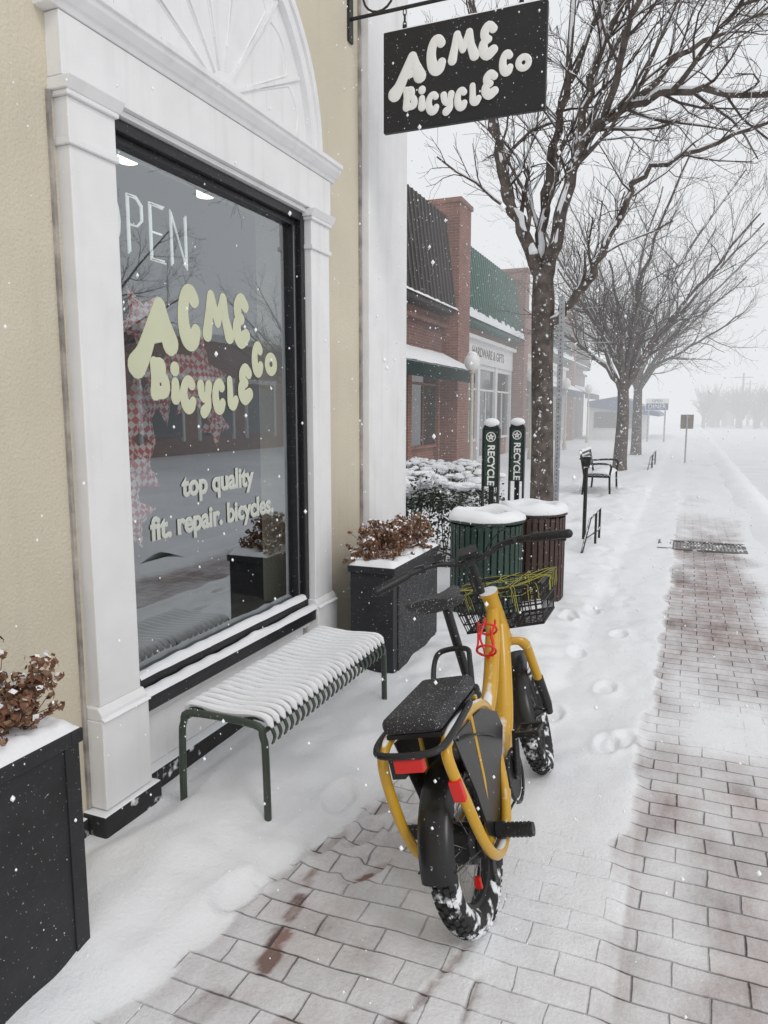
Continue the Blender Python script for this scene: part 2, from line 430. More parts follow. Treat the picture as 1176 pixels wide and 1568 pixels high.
def grid_obj(name, xs, ys, fn, m, parent=None):
    nx, ny = len(xs), len(ys); vs = []; ms = []
    for y in ys:
        for x in xs:
            h, k = fn(x, y); vs.append((x, y, h)); ms.append(k)
    fs = [(j*nx+i, j*nx+i+1, (j+1)*nx+i+1, (j+1)*nx+i) for j in range(ny-1) for i in range(nx-1)]
    me = bpy.data.meshes.new(name); me.from_pydata(vs, [], fs); me.materials.append(M[m])
    me.polygons.foreach_set('use_smooth', [True]*len(fs))
    at = me.attributes.new('snowmask', 'FLOAT', 'POINT'); at.data.foreach_set('value', ms)
    o = bpy.data.objects.new(name, me); COL.objects.link(o); o.parent = parent
    return o

KX = 3.12
sw = empty('sidewalk')
lin = lambda a, b, n: [a+(b-a)*i/(n-1) for i in range(n)]
grid_obj('paving_near', lin(-.1, KX, 220), lin(-2.0, 6.0, 540), snowfield, 'paving', sw)
grid_obj('paving_mid', lin(-.1, KX, 100), lin(6.0, 16.0, 220), snowfield, 'paving', sw)
grid_obj('paving_far', lin(-.1, KX, 40), lin(16.0, 110.0, 200), snowfield, 'paving', sw)
bx('slab', -.1, KX-.004, -2, 110, -.3, -.05, 'wood_grey', sw, 0)
g = Geo()
g.box(KX, KX+.15, -2, 110, -.3, -.004)
g.build('kerb', mat('kerb_stone', (.5, .49, .47), .8, var=.15, snow=.75, spots=.4, spotscale=5), None, smooth=False, bevel=.02)
def kerbsnow(x, y):
    t = (x-KX+.30)/.9
    return (-.03+.10*math.sin(math.pi*max(0, min(1, t)))*(.85+.6*nz(x*1.5, y*.9, 4)) - .13*sm(.5, 1, t), 1)
grid_obj('kerb_snow_bank', lin(KX-.30, KX+.6, 14), lin(6.5, 110, 260), kerbsnow, 'snow_soft', None)
def yard(x, y): return (.03+.05*nz(x*.8, y*.8, 3)+.02*nz(x*3, y*3, 1), 1)
grid_obj('snowy_front_yard', lin(-4.6, -.08, 45), lin(5.0, 62, 200), yard, 'snow_soft')
g = Geo(); g.add([(-900, -900, -.16), (900, -900, -.16), (900, 900, -.16), (-900, 900, -.16)], [(0, 1, 2, 3)])
g.build('ground', mat('snow_ground', (.84, .85, .87), .8, var=.05, scale=.05), smooth=False)
def roadf(x, y):
    tr = 0
    for c in (4.9, 6.5, 8.6, 10.2):
        tr += sm(.34, .1, abs(x-c+.15*nz(0, y*.1, c)))
    return (-.12+.02*nz(x*.7, y*.3, 2)-.035*tr, 1-.35*min(1, tr))
M['road_snow'] = mat('road_snow', (.80, .81, .83), .75, var=.07, scale=.8, bump=.6, bscale=12, spec=.3)
grid_obj('road', lin(KX+.1, 13, 70), lin(-20, 150, 220), roadf, 'road_snow')
def hill(x, y):
    return (-.2+1.8*sm(13, 30, x)*sm(60, 100, y)+2.4*sm(90, 200, y)*sm(20, 60, x)+.3*nz(x*.1, y*.1), 1)
grid_obj('snowy_hill', lin(13, 160, 50), lin(40, 260, 50), hill, 'snow_soft')

gr = Geo()
for i in range(22):
    x = 1.89+i*.04; gr.box(x, x+.018, 9.15, 9.65, -.004, .014)
for y0 in (9.08, 9.65): gr.box(1.84, 2.81, y0, y0+.05, -.01, .018)
gr.box(1.84, 1.88, 9.13, 9.65, -.01, .016); gr.box(2.77, 2.81, 9.13, 9.65, -.01, .016)
gr.build('drain_grate', 'grate', smooth=False)

# ------------------------------------------------------------------ bicycle shop building
shop = empty('bicycle_shop_building')
SXF = .055                # stucco face
WY0, WY1 = 2.255, 3.745   # window opening
WZ0, WZ1 = .455, 2.69
bx('wall_left', -.25, SXF, -4, WY0-.02, -.2, 6.5, 'stucco', shop, 0)
bx('wall_over_window', -.25, SXF, WY0-.02, WY1+.02, WZ1+.02, 6.5, 'stucco', shop, 0)
bx('wall_under_window', -.25, 0, WY0-.02, WY1+.02, -.2, .37, 'stucco', shop, 0)
bx('wall_right', -.25, SXF, WY1+.02, 5.21, -.2, 6.5, 'stucco', shop, 0)
bx('wall_side', -10, -.25, 4.95, 5.21, -.2, 6.5, 'paint_old', shop, 0)
bx('roof', -10, .2, -4, 5.33, 6.5, 6.75, 'trim_white', shop, 0)
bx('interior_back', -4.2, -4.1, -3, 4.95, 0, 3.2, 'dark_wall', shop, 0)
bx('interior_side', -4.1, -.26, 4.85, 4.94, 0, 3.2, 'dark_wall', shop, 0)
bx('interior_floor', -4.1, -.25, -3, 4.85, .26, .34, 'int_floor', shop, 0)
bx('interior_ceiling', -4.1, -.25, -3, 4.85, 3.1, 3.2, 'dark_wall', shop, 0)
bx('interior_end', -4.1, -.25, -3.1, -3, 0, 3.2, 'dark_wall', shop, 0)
bx('window_ledge', -.75, -.05, WY0-.1, WY1+.1, .36, .455, 'wood_grey', shop, .004)
for i, (lx, ly) in enumerate(((-.84, 3.41), (-.84, 4.12), (-2.4, 3.6))):
    g = Geo(); g.tube([(lx, ly, 2.97), (lx, ly, 3.02)], .055, 16); g.build('ceiling_light_%d' % i, 'lit', shop)
g = Geo()
for z in (.9, 1.4, 1.9): g.box(-3.9, -3.4, 3.2, 4.8, z, z+.04)
for i in range(12): g.box(-3.8, -3.5, 3.3+i*.12, 3.37+i*.12, .94, 1.1+.12*random.random())
g.box(-2.2, -1.5, 4.1, 4.8, .34, 1.25)
g.build('shelf', 'wood_grey', shop, smooth=False)
for nm, y0, y1 in (('left', 2.02, 2.24), ('right', 3.755, 3.975)):
    g = Geo()
    g.box(0, .115, y0, y1, .50, 2.50)
    g.box(0, .140, y0-.02, y1+.015, .10, .45)
    g.prism([(0, .45), (.140, .45), (.135, .475), (.118, .50), (0, .50)], 'y', y0-.018, y1+.013)
    g.box(0, .128, y0-.010, y1+.008, 2.50, 2.525)
    g.box(0, .118, y0-.002, y1+.002, 2.525, 2.655)
    g.box(0, .132, y0-.014, y1+.010, 2.655, 2.672)
    g.prism([(0, 2.672), (.132, 2.672), (.155, 2.712), (0, 2.712)], 'y', y0-.024, y1+.022)
    g.build('pilaster_'+nm, 'paint', shop, smooth=False, bevel=.004)
    g = Geo(); g.box(.02, SXF+.012, y0-.036, y0-.0205, .1, 2.67); g.box(.02, SXF+.010, y1+.0155, y1+.026, .1, 2.67)
    g.build('caulk_'+nm, 'caulk', shop, smooth=False)
g = Geo()
g.box(0, .118, 2.00, 3.995, 2.715, 2.915)
g.prism([(0, 2.918), (.122, 2.918), (.130, 2.935), (.142, 2.942), (.165, 2.968), (.168, 2.985), (.18, 2.988), (.18, 3.012), (0, 3.028)], 'y', 1.955, 4.04)
g.build('entablature', 'paint', shop, smooth=False, bevel=.003)
bx('window_head', -.02, .095, WY0-.012, WY1+.007, 2.692, 2.713, 'paint', shop, .002)
g = Geo(); CY, CZ, RR = 2.998, 3.03, .80
arc = [(CY+RR*math.cos(math.pi*i/40), CZ+RR*math.sin(math.pi*i/40)) for i in range(41)]
g.prism(arc, 'x', 0, .02)
for (ra, rb, xf) in ((.80, .885, .055), (.86, .90, .07)):
    for i in range(40):
        a, b = math.pi*i/40, math.pi*(i+1)/40
        q = [(CY+ra*math.cos(a), CZ+ra*math.sin(a)), (CY+rb*math.cos(a), CZ+rb*math.sin(a)),
             (CY+rb*math.cos(b), CZ+rb*math.sin(b)), (CY+ra*math.cos(b), CZ+ra*math.sin(b))]
        g.add([(0, *p) for p in q]+[(xf, *p) for p in q], [(4,5,6,7), (0,3,7,4), (1,5,6,2)])
for i in range(1, 7):
    a = math.pi*i/7; d = Vector((0, math.cos(a), math.sin(a))); t = Vector((0, -math.sin(a), math.cos(a)))
    c = Vector((.022, CY, CZ))
    g.obox(c+d*.43, (.010, 0, 0), d*.36, t*.008)
for i in range(7):
    a = math.pi*(i+.5)/7
    n0 = Vector((.021, CY, CZ)); arcp_ = []
    for k in range(-5, 6):
        q = a+k/5*(math.pi/14-.035); rr2 = .66+.05*math.cos(k/5*math.pi/2)
        arcp_.append(n0+Vector((0, math.cos(q), math.sin(q)))*rr2)
    g.tube(arcp_, .005, 6)
    for sg in (-1, 1):
        q = a+sg*(math.pi/14-.035); g.tube([n0+Vector((0, math.cos(q), math.sin(q)))*.22, n0+Vector((0, math.cos(q), math.sin(q)))*.66], .005, 6)
for rh, xh in ((.09, .045), (.055, .06)):
    hub = [(CY+rh*math.cos(math.pi*i/16), CZ+rh*math.sin(math.pi*i/16)) for i in range(17)]
    g.prism(hub, 'x', 0, xh)
g.xform(Matrix.Translation((SXF-.004, 0, 0))).build('fan_arch', 'paint', shop, smooth=True, ang=25)
g = Geo(); fx0, fx1 = -.03, .075
g.box(fx0, fx1, WY0-.012, WY0+.025, WZ0, WZ1-.002); g.box(fx0, fx1, WY1-.035, WY1+.008, WZ0, WZ1-.002)
g.box(fx0, fx1-.003, WY0+.025, WY1-.035, WZ1-.045, WZ1-.002); g.box(fx0, fx1-.003, WY0+.025, WY1-.035, WZ0+.01, WZ0+.055)
g.box(fx0, .045, WY0+.025, WY0+.045, WZ0+.055, WZ1-.045); g.box(fx0, .045, WY1-.075, WY1-.035, WZ0+.055, WZ1-.045)
g.box(fx0, .042, WY0+.045, WY1-.075, WZ1-.075, WZ1-.045)
g.box(-.02, .125, WY0-.010, WY1+.006, .385, .452)
g.build('window_frame', 'black_frame', shop, smooth=False, bevel=.003)
bx('frame_bead', .046, .052, WY1-.073, WY1-.067, WZ0+.08, WZ1-.08, 'steel', shop, 0)
g = Geo()
def snowstrip(g, x0, x1, y0, y1, z, h, n=60, sd=0):
    vs = []; fs = []; m = 7
    for i in range(n+1):
        y = y0+(y1-y0)*i/n; hh = h*(.8+.5*nz(y*4, sd, 0)+.3*nz(y*13, sd, 1)); e = .004*nz(y*9, sd, 2)
        for k in range(m):
            t = k/(m-1); x = x0+(x1-x0+e)*t
            vs.append((x, y, z+hh*math.sin(math.pi*(.12+.76*t))**.6 if 0 < k < m-1 else z))
    for i in range(n):
        for k in range(m-1): fs.append((i*m+k, (i+1)*m+k, (i+1)*m+k+1, i*m+k+1))
    g.add(vs, fs)
snowstrip(g, .018, .082, WY0+.025, WY1-.035, WZ0+.054, .030, sd=1)
snowstrip(g, .072, .134, WY0-.005, WY1+.004, .450, .028, sd=2)
snowstrip(g, .115, .150, 2.00, 2.26, .452, .012, n=20, sd=4)
snowstrip(g, .115, .150, 3.74, 3.98, .452, .012, n=20, sd=6)
g.build('sill_snow', 'snow_soft', shop)
g = Geo(); g.add([(.015, WY0+.04, WZ0+.05), (.015, WY1-.07, WZ0+.05), (.015, WY1-.07, WZ1-.07), (.015, WY0+.04, WZ1-.07)], [(0, 1, 2, 3)])
g.build('glass', 'glass', shop, smooth=False, recalc=False)
bx('apron_panel', 0, .045, WY0-.01, WY1+.01, .10, .383, 'paint', shop, .003)
bx('apron_cap', 0, .085, WY0-.008, WY1+.006, .345, .382, 'paint', shop, .003)
g = Geo(); g.box(-.01, .165, 1.965, 2.285, -.1, .095); g.box(-.01, .10, 2.285, 3.73, -.1, .098); g.box(-.01, .16, 3.73, 4.01, -.1, .095)
g.box(-.01, .085, -4, 1.965, -.1, .08); g.box(-.01, .085, 4.01, 4.53, -.1, .08)
g.build('black_plinth', 'black_base', shop, smooth=False, bevel=.01)
g = Geo(); g.box(0, .12, 4.55, 5.25, -.1, 6.5); g.box(-.3, 0, 5.211, 5.25, -.1, 6.5)
g.build('corner_board', 'paint', shop, smooth=False, bevel=.006)
bx('corner_caulk', .02, .07, 4.525, 4.549, 0, 6.5, 'caulk', shop, 0)

def text_obj(name, s, size, loc, rot, m, parent, extrude=.001, bold=0, align='CENTER', sx=1):
    c = bpy.data.curves.new(name, 'FONT'); c.body = s; c.size = size; c.extrude = extrude
    c.bevel_depth = bold; c.bevel_resolution = 1
    c.align_x = align; c.align_y = 'CENTER'
    o = bpy.data.objects.new(name, c); COL.objects.link(o); o.location = loc; o.rotation_euler = rot
    o.scale = (sx, 1, .35); c.materials.append(M[m]); o.parent = parent
    return o
ROTW = (rad(90), 0, rad(90))
g = Geo()
def neon(paths, y0, z0, w, h, x=-.04):
    for p in paths:
        for dx, off in ((0, 0), (-.0, .018)):
            g.tube([(x-dx, y0+off*.5+a*(w-off), z0+off*.5+b*(h-off)) for a, b in p], .0045, 6)
O_ = [(.5+.5*math.sin(t*math.pi/8), .5+.5*math.cos(t*math.pi/8)) for t in range(17)]
NZ, NH = 2.24, .235
neon([O_], 2.28, NZ, .14, NH)
neon([[(0,0),(0,1),(.6,1),(.95,.88),(.95,.62),(.6,.5),(0,.5)]], 2.465, NZ, .095, NH)
neon([[(1,0),(0,0),(0,1),(1,1)],[(0,.5),(.8,.5)]], 2.600, NZ, .095, NH)
neon([[(0,0),(0,1),(1,0),(1,1)]], 2.735, NZ, .11, NH)
g.build('open_neon', 'neon', shop)
text_obj('text_top_quality', 'top quality', .135, (.019, 2.965, 1.265), ROTW, 'letter_grey', shop, bold=.0060, sx=1.0)
text_obj('text_services', 'fit. repair. bicycles.', .135, (.019, 2.955, 1.10), ROTW, 'letter_grey', shop, bold=.0060, sx=.98)

def arcp(cx, cy, rx, ry, a0, a1, n=10):
    return [(cx+rx*math.cos(rad(a0+(a1-a0)*i/n)), cy+ry*math.sin(rad(a0+(a1-a0)*i/n))) for i in range(n+1)]
LET = {
 'A': [([(-.05,-.02),(.16,.20),(.42,.62),(.68,1)], [1.25,1.0,.85,.85]), ([(.68,1),(.80,.72),(.98,.40)], [.85,.95,1.2]), ([(.36,.47),(.80,.55)], [.72,.72])],
 'C': [(arcp(.5,.5,.48,.5,48,325), [.95,1,.95,.9,.95,1,1.1,1.2,1.2,1.1,.9])],
 'M': [([(-.02,.02),(.10,.55),(.20,.97)], [1.1,.9,.9]), ([(.20,.97),(.48,.36)], [.85,.8]), ([(.48,.36),(.78,.97)], [.8,.85]), ([(.78,.97),(.86,.5),(1.04,.06)], [.9,.95,1.2])],
 'E': [([(.95,.86),(.55,1.0),(.18,.82),(.22,.60),(.55,.52)], [.9,.95,.95,.9,.75]), ([(.50,.52),(.10,.40),(.08,.14),(.45,-.02),(1.0,.12)], [.75,.95,1.1,1.2,1.0])],
 'B': [([(.10,0),(.12,.5),(.08,1)], [1.1,.9,.9]), ([(.10,.98),(.66,.98),(.70,.66),(.25,.56)], [.8,.85,.8,.7]), ([(.25,.56),(.88,.46),(.90,.08),(.12,0)], [.7,.95,1.05,.9])],
 'I': [([(.5,0),(.5,.50)], [1.15,.9]), ([(.5,.98),(.52,1.0)], [1.1,1.1])],
 'Y': [([(.02,1),(.12,.66),(.46,.50),(.80,.66),(.95,1)], [1,.9,.85,.9,1]), ([(.82,.62),(.78,.2),(.35,-.02)], [.9,1.0,1.15])],
 'L': [([(.12,1.0),(.16,.5),(.20,.05),(.62,-.02),(1.0,.16)], [.9,.95,1.05,1.2,.95])],
 'O': [(arcp(.5,.5,.44,.46,0,360,12)[:], [1]*13)],
}
LAY = [('A', .055,.33,.27,.76), ('C', .285,.50,.41,.87), ('M', .425,.56,.595,.88), ('E', .605,.56,.715,.90),
       ('C', .73,.37,.815,.60), ('O', .822,.375,.92,.54), ('B', .13,.19,.225,.425), ('I', .235,.17,.275,.40),
       ('C', .28,.115,.37,.33), ('Y', .375,.09,.46,.31), ('C', .462,.11,.545,.325), ('L', .55,.14,.625,.35), ('E', .628,.18,.725,.44)]
def logo(W, H, depth, fmap, name, m, parent):
    g = Geo(); first = 0
    for ch, u0, v0, u1, v1 in LAY:
        w, h = (u1-u0)*W, (v1-v0)*H
        r = (.142*h if first < 4 else .170*h)
        if ch == 'O': r = .20*h
        x0, y0 = u0*W+r*.8, v0*H+r*.8; ww, hh = w-1.6*r, h-1.6*r
        for pts, rr in LET[ch]:
            t = Geo(); t.tube([(x0+a*ww, y0+b*hh, 0) for a, b in pts], [r*k for k in rr], 12, rnd=True, smooth=4 if len(pts) > 2 else 0)
            g.add([(p[0], p[1], max(0, p[2])*depth/r+.0005*first) for p in t.v], t.f)
        first += 1
    g.v = [fmap(*p) for p in g.v]
    return g.build(name, m, parent, smooth=True, ang=60)
logo(1.31, .74, .002, lambda a, b, c: (.016+c*.3, 2.322+a, 1.515+b), 'logo_lettering', 'letter_cream', shop)

for i, (x, y, z, r, a) in enumerate(((-.16, 3.06, 1.76, .25, 10), (-.10, 2.60, 1.98, .17, 40), (-.18, 2.80, 1.72, .19, 25), (-.12, 2.57, 1.60, .18, 0),
                                     (-.14, 2.56, 1.36, .19, 50), (-.16, 2.54, 1.14, .17, 12), (-.2, 3.25, 1.55, .14, 33))):
    pts = []
    for k in range(10):
        q = r if k % 2 == 0 else r*.50
        t = rad(a+36*k); pts.append((y+q*math.sin(t), z+q*math.cos(t)))
    g = Geo(); g.add([(x+.035, y, z)]+[(x, *p) for p in pts]+[(x-.035, y, z)],
        [(0, 1+k, 1+(k+1) % 10) for k in range(10)]+[(11, 1+(k+1) % 10, 1+k) for k in range(10)])
    g.build('gingham_star_%d' % i, 'gingham', shop, smooth=False)

# ------------------------------------------------------------------ hanging sign
hs = empty('hanging_shop_sign')
SX0, SX1, SZ0, SZ1, SY = .29, 1.27, 3.285, 3.855, 4.40
bx('board', SX0, SX1, SY-.018, SY+.018, SZ0, SZ1, 'sign_black', hs, .004)
logo(SX1-SX0, SZ1-SZ0, .004, lambda a, b, c: (SX0+a, SY-.0185-c, SZ0+b), 'lettering', 'letter_white', hs)
g = Geo()
g.tube([(0.05, SY, 3.98), (1.35, SY, 3.98)], .011, 8)
g.tube([(0.05, SY, 4.30), (.5, SY, 4.22), (1.0, SY, 4.08), (1.3, SY, 3.99)], .009, 8, smooth=5)
g.box(.05, .07, SY-.03, SY+.03, 3.85, 4.4)
g.tube([(.25+.10*math.cos(t/3), SY, 4.09+.10*math.sin(t/3)) for t in range(0, 19)], .007, 6)
for cx in (.42, 1.12):
    for k in range(3):
        c = Vector((cx, SY, 3.955-.035*k)); n = 10
        g.tube([c+Vector((.010*math.cos(2*math.pi*i/n)*(k % 2 == 0), .010*math.cos(2*math.pi*i/n)*(k % 2), .022*math.sin(2*math.pi*i/n))) for i in range(n)], .0035, 5, closed=True)
    g.box(cx-.012, cx+.012, SY-.006, SY+.006, 3.84, 3.885)
g.build('bracket', 'iron', hs)
g = Geo()
vs = Geo(); snowstrip(vs, SY-.018, SY+.018, SX0+.02, SX1-.02, SZ1-.001, .014, sd=5)
g.add([(y, x, z) for x, y, z in vs.v], vs.f); g.build('sign_snow', 'snow_soft', hs)

# ------------------------------------------------------------------ planters
def flower_mass(g, rng, c, R, n=110, s=.016, snowtop=.25):
    for i in range(n):
        d = Vector((rng.gauss(0, 1), rng.gauss(0, 1), rng.gauss(0, 1))).normalized()
        p = Vector(c)+d*R*rng.uniform(.55, 1.05)
        a = Vector((rng.gauss(0, 1), rng.gauss(0, 1), rng.gauss(0, 1))).normalized(); b = d.cross(a).normalized()
        a = b.cross(d+a*.5).normalized(); q = s*rng.uniform(.6, 1.3)
        mi = 2 if (d.z > .55 and rng.random() < snowtop) else (1 if rng.random() < .35 else 0)
        g.add([p-a*q, p-b*q*.8, p+a*q, p+b*q*.8], [(0, 1, 2, 3)], mi)
def planter(name, x0, x1, y0, y1, h, seed, tall, panel, dens):
    rng = random.Random(seed); e = empty(name)
    g = Geo()
    g.box(x0, x1, y0, y1, -.02, h-.04)
    if not panel:
        g.box(x1, x1+.006, y1-.05, y1, -.02, h-.04); g.box(x1, x1+.006, y0, y0+.05, -.02, h-.04)
    g.build('body', 'planter', e, smooth=False, bevel=.004)
    if panel:
        g = Geo(); g.box(x1, x1+.008, y0+.07, y1-.05, .03, h-.10); g.build('side_panel', 'planter_panel', e, smooth=False, bevel=.003)
    g = Geo(); t = .03
    g.box(x0-.012, x1+.012, y0-.012, y0+t, h-.04, h); g.box(x0-.012, x1+.012, y1-t, y1+.012, h-.04, h)
    g.box(x0-.012, x0+t, y0+t, y1-t, h-.04, h); g.box(x1-t, x1+.012, y0+t, y1-t, h-.04, h)
    g.build('rim', 'planter', e, smooth=False, bevel=.004)
    nx, ny = 16, 44; vs = []; fs = []
    for j in range(ny+1):
        for i in range(nx+1):
            u, v = i/nx, j/ny; x = x0-.006+(x1-x0+.012)*u; y = y0-.006+(y1-y0+.012)*v
            ed = min(1, min(u, 1-u)*9)*min(1, min(v, 1-v)*18)
            vs.append((x, y, h+.001+(ed**.5)*(.035+.022*nz(x*9, y*9, seed)+.012*nz(x*25, y*25, 2))))
    for j in range(ny):
        for i in range(nx): fs.append((j*(nx+1)+i, j*(nx+1)+i+1, (j+1)*(nx+1)+i+1, (j+1)*(nx+1)+i))
    g = Geo(); g.add(vs, fs); g.build('snow_cap', 'snow_soft', e)
    g = Geo()
    for i in range(int(dens*(y1-y0)/.8)):
        x = rng.uniform(x0-.03, x1-.02); y = rng.uniform(y0+.04, y1-.06); z = h+rng.uniform(.04, tall)
        bxp = Vector((x0+(x1-x0)*.5+rng.uniform(-.06, .06), y+rng.uniform(-.06, .06), h-.02))
        g.tube([bxp, (bxp+Vector((x, y, z)))*.5+Vector((rng.uniform(-.02, .02), 0, .01)), Vector((x, y, z))], .0025, 4, smooth=2)
        flower_mass(g, rng, (x, y, z), rng.uniform(.028, .05), 60, .011, .40)
        for k in range(4):
            q = Vector((x, y, z))+Vector((rng.uniform(-.08, .08), rng.uniform(-.09, .09), rng.uniform(-.06, .04)))
            g.tube([bxp+Vector((0, 0, .04)), q], .0015, 3)
            flower_mass(g, rng, q, .014, 9, .010, .4)
    g.build('dried_hydrangea', ['dry', 'dry2', 'snow_soft'], e, smooth=False, recalc=False)
    return e
planter('planter_box', .29, .56, .58, 1.475, .722, 3, .23, False, 105)
planter('planter_box', .30, .575, 3.84, 4.655, .705, 5, .20, True, 60)

# ------------------------------------------------------------------ slatted bench
bn = empty('slatted_bench')
BX0, BX1, BY0, BY1, BH = .30, .685, 2.255, 3.43, .43
g = Geo()
for y in (BY0, BY1):
    g.tube([(BX0-.005, y, -.02), (BX0+.0, y, .30), (BX0+.01, y, BH-.05), (BX0+.05, y, BH-.006), (BX1-.05, y, BH-.006), (BX1-.01, y, BH-.05), (BX1+.0, y, .30), (BX1+.005, y, -.02)], .0145, 10, smooth=5)
g.tube([(BX0+.015, BY0, BH-.035), (BX0+.015, BY1, BH-.035)], .010, 8)
g.tube([(BX1-.015, BY0, BH-.035), (BX1-.015, BY1, BH-.035)], .010, 8)
ns = 25; s = Geo()
for i in range(ns):
    y = BY0+.035+(BY1-BY0-.07)*i/(ns-1)
    path = [(BX0-.012, BH-.045), (BX0+.01, BH-.008), (BX0+.05, BH+.004), ((BX0+BX1)/2, BH-.006), (BX1-.07, BH+.004), (BX1-.01, BH-.006), (BX1+.02, BH-.05), (BX1+.012, BH-.085)]
    pc = catmull([(a, y, b) for a, b in path], 4)
    for a, b in zip(pc[:-1], pc[1:]):
        d = (b-a); nn = Vector((-d.z, 0, d.x)).normalized()
        g.obox((a+b)/2, d*.52, (0, .009, 0), nn*.0025)
    sp = [(p+Vector((0, 0, .010))) for p in pc[2:-6]]
    t = Geo(); rr = [.0135+.0035*nz(p.x*20, y*9, i) for p in sp]; rr[0] = .006; rr[-1] = .008
    t.tube(sp, rr, 8, rnd=True)
    s.add([(p[0], y+(p[1]-y)*1.10, p[2]+(.006 if p[2] > BH else 0)) for p in t.v], t.f)
g.build('frame', 'green_steel', bn, smooth=True, ang=35)
s.build('seat_snow', 'snow_soft', bn)

# ------------------------------------------------------------------ cargo bike
bike = empty('electric_cargo_bike', (1.592, 2.07, .008), (0, rad(-14.5), rad(.2)))
R = .262; WB = 1.08; TM = .043
PIV = Vector((0, .90, .62)); AX = Vector((0, -.34, .94)).normalized()
def steer(a): return Matrix.Translation(PIV) @ Matrix.Rotation(rad(a), 4, AX) @ Matrix.Translation(-PIV)
ST = steer(8)
STH = steer(19) @ Matrix.Translation((-.014, .8, 1.026)) @ Matrix.Rotation(rad(2), 4, 'Y') @ Matrix.Translation((0, -.8, -1.0))
def wheel(cy, pre, S, hubr):
    c = Vector((0, cy, R)); g = Geo(); n = 64
    ring = [c+Vector((0, math.cos(2*math.pi*i/n), math.sin(2*math.pi*i/n)))*(R-TM) for i in range(n)]
    g.tube(ring, TM*.93, 16, closed=True)
    k = 46
    for i in range(k):
        for row, off in ((-2, .5), (-1, 0), (0, .5), (1, 0), (2, .5)):
            a = 2*math.pi*(i+off)/k; d = Vector((0, math.cos(a), math.sin(a))); t = Vector((0, -math.sin(a), math.cos(a)))
            ph = row*.38; nrm = d*math.cos(ph)+Vector((1, 0, 0))*math.sin(ph); sd = d*(-math.sin(ph))+Vector((1, 0, 0))*math.cos(ph)
            g.obox(c+d*(R-TM)+nrm*(TM*.97), sd*.0068, t*.011, nrm*.004)
    g.xform(S).build(pre+'_tyre', 'tyre', bike, smooth=True, ang=45)
    g = Geo(); rim = [c+Vector((0, math.cos(2*math.pi*i/n), math.sin(2*math.pi*i/n)))*(R-2*TM+.008) for i in range(n)]
    g.tube(rim, .017, 8, closed=True)
    g.tube([c-Vector((.055, 0, 0)), c-Vector((.03, 0, 0)), c+Vector((.03, 0, 0)), c+Vector((.055, 0, 0))], [hubr*.5, hubr, hubr, hubr*.5], 24)
    g.tube([c-Vector((.08, 0, 0)), c+Vector((.08, 0, 0))], .008, 8)
    g.tube([c+Vector((-.058, .09*math.cos(2*math.pi*i/30), .09*math.sin(2*math.pi*i/30))) for i in range(30)], .004, 4, closed=True)
    g.xform(S).build(pre+'_rim_hub', 'bike_black', bike)
    g = Geo()
    for i in range(36):
        a = 2*math.pi*i/36; sx = .028 if i % 2 else -.028; b = a+(.35 if (i//2) % 2 else -.35)
        g.tube([c+Vector((sx, hubr*.95*math.cos(b), hubr*.95*math.sin(b))), c+Vector((0, math.cos(a), math.sin(a)))*(R-2*TM+.006)], .0013, 4)
    g.xform(S).build(pre+'_spokes', 'steel', bike)
I4 = Matrix.Identity(4)
wheel(0, 'rear', I4, .062); wheel(WB, 'front', ST, .03)
def fender(cy, a0, a1, w, S, name):
    g = Geo(); c = Vector((0, cy, R)); n = 30; m = 9; vs = []; fs = []
    for i in range(n+1):
        a = rad(a0+(a1-a0)*i/n); d = Vector((0, math.cos(a), math.sin(a)))
        for k in range(m):
            p = (k/(m-1)-.5)*2
            vs.append(c+d*(R+.020-.030*abs(p)**2.5)+Vector((w*math.sin(p*1.4)/math.sin(1.4), 0, 0)))
        for k in range(m):
            p = (k/(m-1)-.5)*2
            vs.append(c+d*(R+.016-.030*abs(p)**2.5)+Vector(((w-.003)*math.sin(p*1.4)/math.sin(1.4), 0, 0)))
    q = 2*m
    for i in range(n):
        for k in range(m-1):
            fs.append((i*q+k, i*q+k+1, (i+1)*q+k+1, (i+1)*q+k))
            fs.append((i*q+m+k+1, i*q+m+k, (i+1)*q+m+k, (i+1)*q+m+k+1))
        fs.append((i*q, (i+1)*q, (i+1)*q+m, i*q+m)); fs.append((i*q+m-1, i*q+2*m-1, (i+1)*q+2*m-1, (i+1)*q+m-1))
    g.add(vs, fs)
    for sx in (-1, 1):
        for aa in (a1-6,):
            d = Vector((0, math.cos(rad(aa)), math.sin(rad(aa))))
            g.tube([c+Vector((sx*.075, 0, 0)), c+d*R+Vector((sx*w, 0, 0))], .003, 5)
    g.xform(S).build(name, 'fender', bike)
fender(0, 35, 174, .056, I4, 'rear_fender')
fender(WB, 15, 172, .054, ST, 'front_fender')

